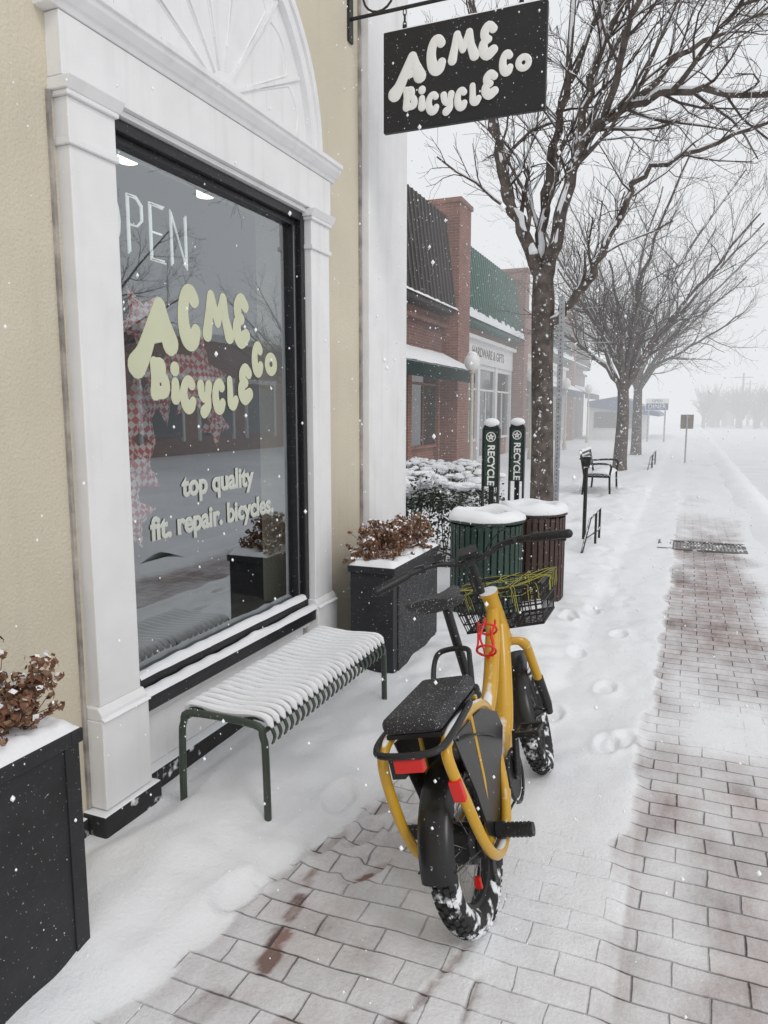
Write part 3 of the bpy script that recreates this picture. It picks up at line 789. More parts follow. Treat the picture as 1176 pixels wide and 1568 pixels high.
g = Geo()
g.tube([(0, .845, .875), (0, .905, .665)], [.034, .038], 16)
g.tube([(0, .843, .882), (0, .848, .866)], .040, 16)
g.tube([(0, .885, .72), (0, .78, .56), (0, .64, .40), (0, .47, .30)], [.040, .040, .040, .040], 16, smooth=6)
g.tube([(0, .86, .80), (0, .74, .69), (0, .58, .56), (0, .40, .47)], [.030]*4, 14, smooth=6)
g.tube([(0, .43, .27), (0, .40, .47), (0, .365, .62)], .027, 14)
g.tube([(-.045, .43, .275), (.045, .43, .275)], .038, 18)
for sx in (-1, 1):
    g.tube([(sx*.03, .42, .275), (sx*.07, .25, .262), (sx*.078, 0, .262)], [.017, .016, .014], 10, smooth=5)
    g.tube([(sx*.02, .395, .52), (sx*.065, .30, .58), (sx*.088, .16, .645), (sx*.092, 0, .672), (sx*.094, -.15, .678),
            (sx*.098, -.215, .655), (sx*.104, -.225, .60), (sx*.112, -.20, .50), (sx*.116, -.16, .38), (sx*.116, -.10, .285),
            (sx*.114, -.02, .245), (sx*.112, .07, .262), (sx*.105, .16, .33), (sx*.085, .24, .42), (sx*.05, .34, .50), (sx*.02, .38, .52)], .0165, 10, smooth=5)
    g.tube([(sx*.078, 0, .262), (sx*.09, .03, .45), (sx*.092, .04, .665)], .011, 8)
for y in (-.12, .02, .15): g.tube([(-.09, y, .672), (.09, y, .672)], .009, 8)
g.build('frame', 'yellow', bike)
g = Geo()
g.tube([(0, .895, .69), (0, .915, .63)], .034, 14)
g.tube([(-.085, .935, .60), (-.06, .925, .635), (0, .915, .645), (.06, .925, .635), (.085, .935, .60)], .022, 12, smooth=4)
for sx in (-1, 1):
    g.tube([(sx*.085, .935, .60), (sx*.085, .975, .49), (sx*.085, 1.0, .43)], .0195, 12)
g.xform(ST).build('fork_upper', 'yellow', bike)
g = Geo()
for sx in (-1, 1): g.tube([(sx*.085, .998, .44), (sx*.085, 1.06, .30), (sx*.08, WB+.01, .25)], [.023, .021, .017], 12)
g.xform(ST).build('fork_lower', 'bike_black', bike)
g = Geo()
g.tube([(0, .85, .86), (0, .815, .96), (0, .80, 1.0)], .019, 12)
g.tube([(0, .83, .995), (0, .775, 1.005)], .022, 12)
g.tube([(-.37, .63, 1.015), (-.28, .68, 1.03), (-.15, .765, 1.035), (-.05, .785, 1.005), (.05, .785, 1.005), (.15, .765, 1.035), (.28, .68, 1.03), (.37, .63, 1.015)], .0125, 10, smooth=5)
for sx in (-1, 1):
    g.tube([(sx*.385, .622, 1.013), (sx*.26, .692, 1.032)], .018, 12, rnd=True)
    g.tube([(sx*.22, .735, 1.03), (sx*.27, .76, 1.02), (sx*.38, .70, .985)], [.009, .007, .006], 8, smooth=4)
    g.obox((sx*.205, .74, 1.035), (.02, 0, 0), (0, .018, 0), (0, 0, .016))
g.obox((0, .755, 1.045), (.04, 0, 0), (0, .028, .012), (0, -.004, .008))
g.obox((-.12, .75, 1.06), (.018, 0, 0), (0, .012, 0), (0, 0, .014))
g.tube([(.19, .76, 1.03), (.16, .86, 1.08), (.05, .93, .98), (.02, .93, .80)], .003, 6, smooth=6)
g.tube([(-.19, .76, 1.03), (-.14, .86, 1.09), (-.04, .93, .98), (-.02, .93, .80)], .003, 6, smooth=6)
g.tube([(-.16, .76, 1.04), (-.08, .88, 1.05), (-.03, .92, .90), (-.03, .88, .74)], .003, 6, smooth=6)
g.xform(STH).build('handlebar', 'bike_black', bike)
g = Geo()
g.tube([(0, .37, .60), (0, .312, .94)], .0165, 12)
g.tube([(0, .372, .60), (0, .364, .635)], .031, 12)
g.build('seatpost', 'bike_black', bike)
g = Geo(); vs = []; fs = []; n = 16; m = 14
for i in range(n+1):
    t = i/n; y = .16+.29*t
    w = .088*(1-sm(.15, .75, t))+.024; w *= math.sin(math.pi*min(1, .12+t*.9*2))**.5 if t < .25 else 1
    if t > .93: w *= .75
    zc = .978+.018*(1-t)**2*math.cos(t)+.006*t
    for k in range(m):
        a = 2*math.pi*k/m
        vs.append((w*math.cos(a), y, zc+(.016 if math.sin(a) > 0 else .034)*math.sin(a)*(1 if t < .97 else .6)))
for i in range(n):
    for k in range(m): k2 = (k+1) % m; fs.append((i*m+k, i*m+k2, (i+1)*m+k2, (i+1)*m+k))
fs.append(tuple(range(m))); fs.append(tuple(n*m+k for k in range(m)))
g.add(vs, fs)
for sx in (-1, 1): g.tube([(sx*.02, .24, .96), (sx*.02, .30, .94), (sx*.02, .38, .955)], .004, 6)
g.build('saddle', 'saddle', bike)
g = Geo(); g.box(-.094, .094, -.205, .165, .698, .750)
o = g.build('passenger_pad', 'saddle', bike, smooth=True, ang=60); b = o.modifiers.new('b', 'BEVEL'); b.width = .022; b.segments = 4
g = Geo(); g.box(-.088, .088, -.19, .15, .684, .697)
g.tube([(-.10, .05, .69), (-.112, -.15, .685), (-.10, -.25, .675), (-.05, -.275, .67), (.05, -.275, .67), (.10, -.25, .675), (.112, -.15, .685), (.10, .05, .69)], .0105, 8, smooth=5)
g.tube([(-.07, .19, .69), (-.065, .24, .77), (-.045, .285, .80), (.045, .285, .80), (.065, .24, .77), (.07, .19, .69)], .0095, 8, smooth=5)
for sx in (-1, 1):
    g.tube([(sx*.10, .03, .285), (sx*.215, .03, .285)], .021, 14)
    g.tube([(sx*.10, .03, .285), (sx*.125, .03, .285)], .026, 14)
    for k in range(6): g.tube([(sx*(.135+.013*k), .03, .285), (sx*(.140+.013*k), .03, .285)], .0235, 14)
    g.tube([(sx*.078, -.01, .262), (sx*.09, -.06, .20), (sx*.085, -.03, .18)], .004, 6, smooth=3)
g.box(-.06, -.02, -.268, -.242, .60, .66)
g.tube([(.10, -.12, .64), (.115, .02, .60), (.10, .20, .52), (.06, .34, .44)], .0035, 6, smooth=5)
g.build('rack_black_parts', 'bike_black', bike)
for sx in (-1, 1):
    g = Geo(); poly = [(-.14, .655), (.15, .635), (.30, .565), (.33, .50), (.22, .40), (.10, .285), (.02, .265), (-.03, .30), (-.06, .45)]
    g.prism(poly, 'x', sx*.094-.003, sx*.094+.003); g.build('side_panel', 'fender', bike, smooth=False, bevel=.002)
g = Geo(); g.obox((0, -.262, .638), (.044, 0, 0), (0, .014, 0), (0, 0, .020))
g.obox((.1075, -.226, .54), (.018, 0, 0), (0, .011, .003), (0, -.007, .032))
g.obox((.02, -.03, .15), (.012, 0, 0), (0, .006, 0), (0, 0, .02))
g.build('reflectors', 'red', bike, smooth=False, bevel=.004)
g = Geo(); cc = Vector((0, .715, .685)); ax = Vector((0, .60, .52)).normalized(); pn = Vector((0, -.65, .75)).normalized(); sd = Vector((1, 0, 0))
ctr = cc+pn*.052
for k in (-.055, .045):
    g.tube([ctr+ax*k+(sd*math.cos(2*math.pi*i/20)+pn*math.sin(2*math.pi*i/20))*.037 for i in range(20)], .0048, 6, closed=True)
for a in (20, 90, 160, 270):
    d = sd*math.cos(rad(a))+pn*math.sin(rad(a)); e2 = sd*math.cos(rad(a+25))+pn*math.sin(rad(a+25))
    g.tube([ctr-ax*.075+d*.015, ctr-ax*.06+d*.037, ctr-ax*.01+e2*.038, ctr+ax*.05+d*.037, ctr+ax*.075+d*.038], .0048, 6, smooth=4)
g.build('bottle_cage', 'red', bike)
g = Geo(); cb = Vector((.062, .43, .275))
g.tube([cb+Vector((-.003, 0, 0)), cb+Vector((.003, 0, 0))], .078, 40)
g.tube([cb+Vector((.006, .092*math.cos(2*math.pi*i/40), .092*math.sin(2*math.pi*i/40))) for i in range(40)], .0065, 6, closed=True)
for s_ in (1, -1):
    a = rad(70) if s_ == 1 else rad(250)
    p0 = Vector((s_*.075, .43, .275)); p1 = p0+Vector((s_*.012, .155*math.cos(a), .155*math.sin(a)))
    g.tube([Vector((s_*.03, .43, .275)), p0], .014, 10); g.tube([p0, p1], [.015, .012], 10)
    pc = p1+Vector((s_*.055, 0, 0)); g.tube([p1, pc], .006, 6)
    for k in (-.04, .04): g.obox(pc+Vector((0, k, 0)), (.042, 0, 0), (0, .008, 0), (0, 0, .009))
    for k in (-.038, 0, .038): g.obox(pc+Vector((k, 0, 0)), (.006, 0, 0), (0, .046, 0), (0, 0, .007))
def belt(r1, c1, r2, c2, x):
    pts = []
    for i in range(13): a = rad(90-180*i/12); pts.append(Vector((x, c1[0]+r1*math.cos(a), c1[1]+r1*math.sin(a))))
    for i in range(13): a = rad(270-180*i/12); pts.append(Vector((x, c2[0]+r2*math.cos(a), c2[1]+r2*math.sin(a))))
    return pts
g.tube(belt(.075, (.43, .275), .04, (0, .262), .058), .0045, 5, closed=True)
g.tube([(.05, 0, .262), (.066, 0, .262)], .045, 24)
g.obox((.07, .0, .19), (.006, 0, 0), (0, .012, -.01), (0, .01, .05))
g.tube([(-.07, .30, .25), (-.13, .27, .12), (-.175, .26, .045)], [.012, .011, .010], 8)
g.obox((-.178, .262, .040), (.03, 0, 0), (0, .02, 0), (.004, 0, .006))
g.build('drivetrain', 'bike_black', bike)
g = Geo(); g.obox((0, .33, .40), (.038, 0, 0), (0, .045, 0), (0, 0, .10)); g.build('battery', 'fender', bike, smooth=False, bevel=.012)
g = Geo(); bx0, bx1, by0, by1, bz0, bz1 = -.20, .20, .93, 1.25, .69, .86
def rr_(z, k): return [(bx0+k, by0+k, z), (bx1-k, by0+k, z), (bx1-k, by1-k, z), (bx0+k, by1-k, z)]
def loop(pts, r):
    for i in range(4): g.tube([pts[i], pts[(i+1) % 4]], r, 6)
loop(rr_(bz1, 0), .0075); loop(rr_(bz0, .03), .006); loop(rr_((bz0+bz1)/2, .014), .004); loop(rr_(bz0+.04, .022), .0032); loop(rr_(bz1-.04, .008), .0032)
for i in range(14):
    t = i/13
    x = bx0+(bx1-bx0)*t; xb = bx0+.03+(bx1-bx0-.06)*t
    g.tube([(x, by0, bz1), (xb, by0+.03, bz0), (xb, by1-.03, bz0), (x, by1, bz1)], .0032, 4)
for i in range(11):
    t = i/10
    y = by0+(by1-by0)*t; yb = by0+.03+(by1-by0-.06)*t
    g.tube([(bx0, y, bz1), (bx0+.03, yb, bz0), (bx1-.03, yb, bz0), (bx1, y, bz1)], .0032, 4)
g.tube([(0, .90, .74), (0, 1.0, .69), (0, 1.2, .69)], .010, 8)
g.tube([(0, 1.22, .68), (0, 1.22, .64)], .028, 14)
g.build('front_basket', 'bike_black', bike)
g = Geo(); rng = random.Random(4)
def edgept(s_):
    s_ %= 4
    k = int(s_); f = s_-k
    return [(bx0+(bx1-bx0)*f, by0), (bx1, by0+(by1-by0)*f), (bx1-(bx1-bx0)*f, by1), (bx0, by1-(by1-by0)*f)][k]
for i in range(14):
    s0 = rng.uniform(0, 4); s1 = s0+rng.uniform(1.2, 2.6); a = edgept(s0); b = edgept(s1)
    mid = ((a[0]+b[0])/2+rng.uniform(-.05, .05), (a[1]+b[1])/2+rng.uniform(-.05, .05), bz1+rng.uniform(-.09, .03))
    oa = Vector((a[0]*1.05, 1.09+(a[1]-1.09)*1.05, bz1-.02)); ob_ = Vector((b[0]*1.05, 1.09+(b[1]-1.09)*1.05, bz1-.02))
    g.tube([(oa.x*.97, oa.y, bz1-.05-rng.random()*.06), oa, (a[0], a[1], bz1+.008), mid, (b[0], b[1], bz1+.008), ob_, (ob_.x*.97, ob_.y, bz1-.06)], .0015, 5, smooth=3)
g.build('cargo_net', 'cord', bike)

# ------------------------------------------------------------------ litter bins
def litter_bin(name, cx, cy, r, h, m, seed):
    e = empty(name); g = Geo(); n = 34
    for i in range(n):
        a = 2*math.pi*i/n; d = Vector((math.cos(a), math.sin(a), 0)); t = Vector((-math.sin(a), math.cos(a), 0))
        c = Vector((cx, cy, 0))
        g.obox(c+d*(r-.006)+Vector((0, 0, h*.5)), d*.004, t*(math.pi*r/n*.72), (0, 0, h*.5-.03))
    for z in (.05, h*.5, h-.05):
        g.tube([(cx+(r-.016)*math.cos(2*math.pi*i/40), cy+(r-.016)*math.sin(2*math.pi*i/40), z) for i in range(40)], .010, 6, closed=True)
    g.tube([(cx+r*math.cos(2*math.pi*i/40), cy+r*math.sin(2*math.pi*i/40), h) for i in range(40)], .017, 8, closed=True)
    g.tube([(cx, cy, .04), (cx, cy, h-.06)], r-.05, 28)
    g.build('slatted_body', m, e, ang=35)
    g = Geo(); vs = []; fs = []; nu = 56; prof = [(.0, -.14), (.34, -.14), (.50, -.12), (.54, -.04), (.60, .035), (.70, .062), (.82, .066), (.94, .052), (1.05, .020), (1.065, -.008), (1.03, -.03)]
    for i in range(nu):
        a = 2*math.pi*i/nu
        for k, (pr, pz) in enumerate(prof):
            w = .85+.6*nz(math.cos(a)*1.3+seed, math.sin(a)*1.3, k*.2)
            vs.append((cx+r*pr*math.cos(a)*(1+.05*nz(math.cos(a)*2, math.sin(a)*2, seed)), cy+r*pr*math.sin(a), h+.018+pz*w))
    q = len(prof)
    for i in range(nu):
        j = (i+1) % nu
        for k in range(q-1): fs.append((i*q+k, i*q+k+1, j*q+k+1, j*q+k))
    g.add(vs, fs); g.build('snow_ring', 'snow_soft', e)
    return e
litter_bin('litter_bin', .705, 5.47, .28, .785, 'bin_green', 1)
litter_bin('litter_bin', .95, 6.02, .27, .785, 'bin_brown', 2)
def recycle_sign(x, y, z0, z1, w):
    e = empty('recycling_sign')
    bx('panel', x-w/2, x+w/2, y-.015, y+.015, z0, z1, 'bin_green', e, .004)
    g = Geo(); g.box(x-w/2-.012, x-w/2, y-.025, y+.025, z0-.3, z1+.01); g.box(x+w/2, x+w/2+.012, y-.025, y+.025, z0-.3, z1+.01)
    pts = [(x-w/2-.01, z1), (x+w/2+.01, z1)]+[(x+(w/2+.01)*math.cos(rad(a)), z1+.055*math.sin(rad(a))) for a in range(10, 171, 16)]
    g.prism(pts, 'y', y-.02, y+.02)
    g.box(x-.02, x+.02, y+.016, y+.04, 0, z0+.1)
    g.build('frame', 'iron', e, smooth=False)
    g = Geo(); g.sphere((x, y, z1+.055), .062, sc=(1.05, .7, .6)); g.build('snow', 'snow_soft', e)
    text_obj('text', 'RECYCLE', .080, (x+.002, y-.018, z0+(z1-z0)*.38), (rad(90), rad(90), 0), 'letter_white', e, bold=.0022)
    g = Geo()
    g.tube([(x+.036*math.cos(2*math.pi*i/24), y-.017, z1-.058+.036*math.sin(2*math.pi*i/24)) for i in range(24)], .004, 5, closed=True)
    for k in range(5):
        a = rad(90+72*k); b = rad(90+72*(k+2)); g.tube([(x+.026*math.cos(a), y-.017, z1-.058+.026*math.sin(a)), (x+.026*math.cos(b), y-.017, z1-.058+.026*math.sin(b))], .004, 4)
    g.build('logo', 'letter_white', e)
recycle_sign(.645, 5.80, 1.0, 1.46, .115)
recycle_sign(.735, 6.36, 1.0, 1.46, .11)

# ------------------------------------------------------------------ hedge
def hedge(x0, x1, y0, y1, h, seed, n):
    rng = random.Random(seed); g = Geo()
    for i in range(n):
        x = rng.uniform(x0, x1); y = rng.uniform(y0, y1); top = h*(.88+.16*nz(x*2.5, y*2.5, seed))
        z = top*(1-abs(rng.gauss(0, .22))) if rng.random() < .7 else rng.uniform(.02, top)
        if z < 0: continue
        a = Vector((rng.gauss(0, 1), rng.gauss(0, 1), rng.gauss(0, .7))).normalized(); b = a.orthogonal().normalized()
        b.rotate(Quaternion(a, rng.uniform(0, 6.28))); q = rng.uniform(.012, .03)
        cl = nz(x*7, y*7, z*7)
        up = z > top*.80
        mi = 1 if (up and cl > -.12 and rng.random() < .85) else (1 if rng.random() < .06 else 0)
        if mi: b = Vector((rng.uniform(-1, 1), rng.uniform(-1, 1), 0)).normalized(); a = Vector((-b.y, b.x, rng.uniform(-.3, .3))); q *= 1.2
        p = Vector((x, y, z)); g.add([p-a*q, p-b*q*.6, p+a*q, p+b*q*.6], [(0, 1, 2, 3)], mi)
    for i in range(60):
        x = rng.uniform(x0, x1); y = rng.uniform(y0, y1)
        g.tube([(x, y, 0), (x+rng.uniform(-.1, .1), y+rng.uniform(-.1, .1), h*.8)], .006, 4)
    for i in range(int(90*(x1-x0)*(y1-y0))):
        x = rng.uniform(x0, x1); y = rng.uniform(y0, y1); top = h*(.88+.16*nz(x*2.5, y*2.5, seed))
        if nz(x*5, y*5, 3) > -.1: g.sphere((x, y, top-.01), rng.uniform(.03, .075), 1, 8, 5, (1.2, 1.1, .6), .18, rng)
    g.build('hedge', ['leaf', 'snow_soft'], None, smooth=True, recalc=False)
hedge(-1.9, .25, 6.7, 8.1, 1.0, 2, 11000)
hedge(-2.6, -1.2, 11, 13, .8, 4, 3000)

# ------------------------------------------------------------------ trees
WIND = Vector((.1, -.52, .60))
def branch(g, gs, rng, p, d, L, r, lev, maxlev, up=.25, sp_=.6):
    n = 4 if lev < 3 else 3
    pts = [p.copy()]; rs = [r]; q = p.copy(); dd = d.copy()
    for i in range(n):
        dd = (dd+Vector((rng.gauss(0, .2), rng.gauss(0, .2), rng.gauss(0, .17)+up*.15))).normalized()
        q = q+dd*L/n; pts.append(q.copy()); rs.append(max(.0024, r*(1-.62*(i+1)/n)))
    g.tube(pts, rs, 6 if lev < 2 else (4 if lev < 3 else 3), 0 if r > .02 else 1)
    if gs is not None and r > .005 and rng.random() < sp_:
        gs.tube([a+WIND*b for a, b in zip(pts[:-1], rs[:-1])], [max(.0035, b*.68) for b in rs[:-1]], 4)
    if lev >= maxlev: return
    k = rng.choice((5, 5, 6, 7)) if lev < 2 else rng.choice((3, 4, 5))
    for j in range(k):
        t = .18+.82*(j+rng.random()*.8)/k; t = min(.99, t)
        i = min(n-1, int(t*n)); f = t*n-i; c = pts[i].lerp(pts[i+1], f)
        base = (pts[i+1]-pts[i]).normalized()
        a = base.orthogonal().normalized(); a.rotate(Quaternion(base, rng.uniform(0, 6.28)))
        sp = rng.uniform(.45, 1.0)
        nd = (base+a*sp+Vector((0, 0, up*.5))).normalized()
        branch(g, gs, rng, c, nd, L*rng.uniform(.42, .66)*(1.1-.3*t), max(.003, (rs[i]*(1-f)+rs[i+1]*f)*rng.uniform(.45, .62)), lev+1, maxlev, up, sp_)

def limb(g, gs, rng, pts, r0, r1, nsub, subL, maxlev=3, sp_=.6):
    P = catmull(pts, 5); n = len(P); rs = [r0+(r1-r0)*(i/(n-1))**.8 for i in range(n)]
    P = [p+Vector((rng.gauss(0, .020), rng.gauss(0, .020), rng.gauss(0, .020))) if 0 < i < n-1 else p for i, p in enumerate(P)]
    g.tube(P, rs, 10)
    if gs is not None:
        i = 1
        while i < n-2:
            j = min(n-1, i+rng.choice((3, 4, 6, 8)))
            if rng.random() < sp_+.25:
                seg_ = [P[k]+WIND*rs[k]*rng.uniform(.8, 1.0) for k in range(i, j+1)]
                rr = [rs[k]*rng.uniform(.45, .72) for k in range(i, j+1)]; rr[0] *= .4; rr[-1] *= .4
                gs.tube(seg_, rr, 6)
            i = j+rng.choice((0, 0, 1))
    for j in range(nsub):
        t = .2+.8*(j+rng.random()*.6)/nsub; i = min(n-2, int(t*(n-1)))
        base = (P[i+1]-P[i]).normalized(); a = base.orthogonal().normalized(); a.rotate(Quaternion(base, rng.uniform(0, 6.28)))
        nd = (base*.8+a*rng.uniform(.5, .95)+Vector((0, 0, .15))).normalized()
        branch(g, gs, rng, P[i], nd, subL*rng.uniform(.6, 1.15)*(1.15-.35*t), rs[i]*rng.uniform(.35, .5), 1, maxlev, .25, sp_)

rng = random.Random(21)
t1 = empty('street_tree'); g = Geo(); gs = Geo(); TY = 10.5
V = lambda x, y, z: Vector((x, TY+y, z))
g.tube([V(.24, 0, -.05), V(.22, 0, .3), V(.20, .02, 1.2), V(.17, 0, 2.3), V(.16, 0, 3.1), V(.14, .02, 3.55)], [.20, .168, .153, .148, .158, .13], 20, smooth=5)
limb(g, gs, rng, [V(.13, 0, 3.4), V(-.08, -.05, 3.95), V(-.38, -.1, 4.6), V(-.50, -.15, 5.27), V(-.72, -.2, 6.3), V(-.9, -.3, 8.2)], .11, .035, 12, 1.3)
limb(g, gs, rng, [V(.16, 0, 3.4), V(.10, .1, 4.2), V(.22, .2, 5.2), V(.40, .2, 6.4), V(.45, .3, 8.4)], .090, .03, 13, 1.3)
limb(g, gs, rng, [V(.17, 0, 3.35), V(.38, -.1, 4.2), V(.66, -.2, 5.1), V(1.15, -.4, 5.35), V(1.9, -.5, 5.4), V(2.9, -.6, 5.2), V(3.9, -.8, 5.3)], .105, .022, 21, 1.45)
limb(g, gs, rng, [V(.60, -.18, 4.95), V(.75, -.3, 5.8), V(1.2, -.5, 6.7), V(1.9, -.7, 7.6)], .06, .02, 15, 1.5)
limb(g, gs, rng, [V(.19, 0, 2.75), V(.55, -.15, 3.05), V(.84, -.3, 3.4), V(1.15, -.4, 4.0), V(1.42, -.5, 4.5), V(2.25, -.7, 4.7), V(3.2, -.9, 4.9)], .078, .018, 18, 1.05)
limb(g, gs, rng, [V(.62, -.2, 4.9), V(.50, .5, 5.6), V(.9, 1.1, 6.8), V(1.3, 1.5, 7.8)], .055, .018, 13, 1.4)
limb(g, gs, rng, [V(-.3, -.1, 4.4), V(-.55, .5, 5.2), V(-.9, 1.0, 6.2), V(-1.0, 1.4, 7.3)], .055, .018, 10, 1.2)
limb(g, gs, rng, [V(.9, -.3, 5.25), V(1.3, -1.2, 6.0), V(1.9, -2.2, 6.6), V(2.6, -3.0, 7.2)], .05, .016, 15, 1.4)
limb(g, gs, rng, [V(1.3, -.4, 5.4), V(1.9, -.2, 6.0), V(2.6, .2, 6.4), V(3.6, .4, 7.0)], .042, .014, 15, 1.4)
limb(g, gs, rng, [V(1.7, -.5, 5.4), V(2.3, -1.0, 5.9), V(3.1, -1.6, 6.0)], .035, .012, 12, 1.3)
limb(g, gs, rng, [V(.40, .2, 6.0), V(.9, 0, 6.9), V(1.7, -.2, 7.5), V(2.6, -.4, 7.9)], .04, .014, 13, 1.4)
g.build('trunk_and_branches', ['bark', 'twig'], t1, ang=60, recalc=False)
gs.build('branch_snow', 'snow_soft', t1, recalc=False)

def generic_tree(seed, H, spread, nl, maxlev=3):
    rng = random.Random(seed); g = Geo(); gs = Geo()
    g.tube([(0, 0, -.1), (0, 0, .4), (.03, 0, 1.5), (0, .03, H*.3)], [.21, .175, .15, .135], 12, smooth=4)
    for i in range(nl):
        a = 2*math.pi*(i+rng.random()*.5)/nl; s_ = spread*rng.uniform(.45, 1.08); z0 = H*rng.uniform(.24, .31)
        top = H*rng.uniform(.5, 1.0)
        d = Vector((math.cos(a), math.sin(a), 0)); e_ = Vector((-d.y, d.x, 0))*rng.uniform(-.5, .5)
        limb(g, gs, rng, [Vector((0, 0, z0)), d*s_*.22+e_*.4+Vector((0, 0, z0+(top-z0)*.3)), d*s_*.55+e_+Vector((0, 0, z0+(top-z0)*.62)), d*s_+e_*.6+Vector((0, 0, top))], .075, .018, 13, 1.6, maxlev, .22)
    me1 = g.build('tmp', ['bark', 'twig'], None, ang=60, recalc=False); me2 = gs.build('tmp2', 'snow_soft', None, recalc=False)
    a, b = me1.data, me2.data
    bpy.data.objects.remove(me1); bpy.data.objects.remove(me2)
    return a, b
ga = generic_tree(5, 8.0, 3.4, 12); gb = generic_tree(9, 8.6, 3.7, 12)
for (x, y, rz, sc, G_) in ((.50, 20.2, 20, 1.0, ga), (.45, 27.5, 120, 1.05, gb), (14.3, 16, 40, 1.0, ga), (14.3, 30, 90, 1, gb)):
    e = empty('street_tree', (x, y, 0), (0, 0, rad(rz))); e.scale = (sc,)*3
    for me, nm in zip(G_, ('trunk_and_branches', 'branch_snow')):
        o = bpy.data.objects.new(nm, me); COL.objects.link(o); o.parent = e
g = Geo(); rng = random.Random(77)
for i in range(90):
    if i < 40: x = rng.uniform(3.5, 13); y = rng.uniform(84, 108); H = rng.uniform(2.5, 5.5)
    else: x = rng.uniform(13, 60); y = rng.uniform(72, 125); H = rng.uniform(4, 8)
    z0 = hill(x, y)[0]-.2 if x > 13 else -.2
    p = Vector((x, y, z0)); g.tube([p, p+Vector((0, 0, H*.4))], [.22, .14], 5)
    for k in range(11):
        a = rng.uniform(0, 6.28); d = Vector((math.cos(a)*.6, math.sin(a)*.6, 1)).normalized()
        branch(g, None, rng, p+Vector((0, 0, H*rng.uniform(.1, .5))), d, H*.5, .12, 1, 2)
g.build('distant_trees', ['twig', 'twig'], None, recalc=False)

# ------------------------------------------------------------------ brick storefronts
FX = -4.4
def storefront(y0, y1, h, wall, mans, awn, kind, seed):
    e = empty('brick_storefront_building')
    bx('wall', -14, FX, y0, y1, -.2, h-.2, wall, e, 0)
    bx('roof_snow', -14, FX-.1, y0, y1, h-.2, h-.08, 'snow_soft', e, .02)
    if mans:
        g = Geo(); zb, zt = 4.25, h
        g.prism([(FX-.02, zb), (FX+.42, zb), (FX+.45, zb+.08), (FX+.12, zt), (FX-.02, zt)], 'y', y0+.01, y1-.01)
        n = int((y1-y0)/.28)
        for i in range(n+1):
            y = y0+.05+(y1-y0-.1)*i/n
            a = Vector((FX+.46, y, zb+.09)); b = Vector((FX+.13, y, zt-.01)); c = (a+b)/2; d = (b-a)/2
            g.obox(c, (.03, 0, 0), (0, .03, 0), d)
        g.build('mansard_roof', mans, e, smooth=False)
        g = Geo(); snowstrip(g, FX+.3, FX+.56, y0+.02, y1-.02, zb+.09, .10 if kind != 1 else .32, sd=seed); g.build('ledge_snow', 'snow_soft', e)
    g = Geo(); g.box(FX, FX+.16, y0+.25, y1-.25, 3.15, 3.85); g.box(FX, FX+.30, y0+.2, y1-.2, 3.853, 3.97)
    tm = 'trim_white' if kind == 1 else 'trim_tan'
    g.build('sign_band', tm if kind else 'brick_dk', e, smooth=False)
    if kind == 1:
        text_obj('sign_text', 'HARDWARE & GIFTS', .42, (FX+.165, (y0+y1)/2, 3.5), ROTW, 'bin_brown', e, bold=.004, sx=1.1)
    W = y1-y0-.6; nb = max(2, int(W/2.0)); bw = W/nb
    gf = Geo(); gg = Geo()
    for i in range(nb):
        a = y0+.3+i*bw; b = a+bw
        door = (i == nb//2)
        z0 = .05 if door else .65
        gg.box(FX, FX+.04, a+.14, b-.14, z0+.08, 3.0)
        gf.box(FX, FX+.14, a, a+.14, -.1, 3.14); gf.box(FX, FX+.14, b-.14, b-.001, -.1, 3.14)
        gf.box(FX, FX+.10, a+.141, b-.141, 3.0, 3.14); gf.box(FX, FX+.08, a+.141, b-.141, 2.30, 2.36)
        gf.box(FX, FX+.07, (a+b)/2-.03, (a+b)/2+.03, z0+.08, 2.29)
        gf.box(FX, FX+.10, a+.141, b-.141, z0-.0 if not door else 0, z0+.08)
    gg.build('glazing', 'shop_glass', e, smooth=False); gf.build('window_frames', tm if kind != 0 else 'brick', e, smooth=False)
    if awn:
        g = Geo(); zt, zb = 3.25, 2.55
        g.prism([(FX, zt), (FX+1.1, zb+.12), (FX+1.1, zb-.18), (FX+1.08, zb-.18), (FX+1.06, zb+.05), (FX, zt-.05)], 'y', y0+.3, y1-.2)
        g.build('awning', awn, e, smooth=False)
        g = Geo()
        vs = []
        n = 40
        for i in range(n+1):
            y = y0+.32+(y1-y0-.54)*i/n
            for t in (0, .2, .5, .8, 1.0):
                vs.append((FX+1.12*t, y, zt+(zb+.12-zt)*t+(.05+.03*nz(y*2, t*3, seed))*(math.sin(math.pi*(.1+.8*t))**.5)))
        g.add(vs, [(i*5+k, i*5+k+1, i*5+k+6, i*5+k+5) for i in range(n) for k in range(4)]); g.build('awning_snow', 'snow_soft', e)
    return e
def pier(y0, y1, h):
    g = Geo(); g.box(-14, FX+.55, y0, y1, -.2, h); g.box(-14, FX+.60, y0-.05, y1+.05, h+.002, h+.12)
    return g.build('brick_party_wall', ['brick'], None, smooth=False)
storefront(12.0, 19.8, 6.9, 'brick', 'mans_brown', 'awn_green', 0, 1)
pier(19.8, 20.9, 7.2)
storefront(20.9, 28.6, 6.6, 'brick', 'mans_green', None, 1, 2)
pier(28.6, 29.3, 6.9)
storefront(29.3, 35.3, 6.1, 'brick', None, 'awn_navy', 2, 3)
storefront(35.3, 42, 6.3, 'brick_dk', 'mans_green', 'awn_navy', 1, 4)
pier(42, 42.6, 6.9)
storefront(42.6, 50, 6.6, 'brick_dk', 'mans_brown', 'awn_navy', 0, 5)

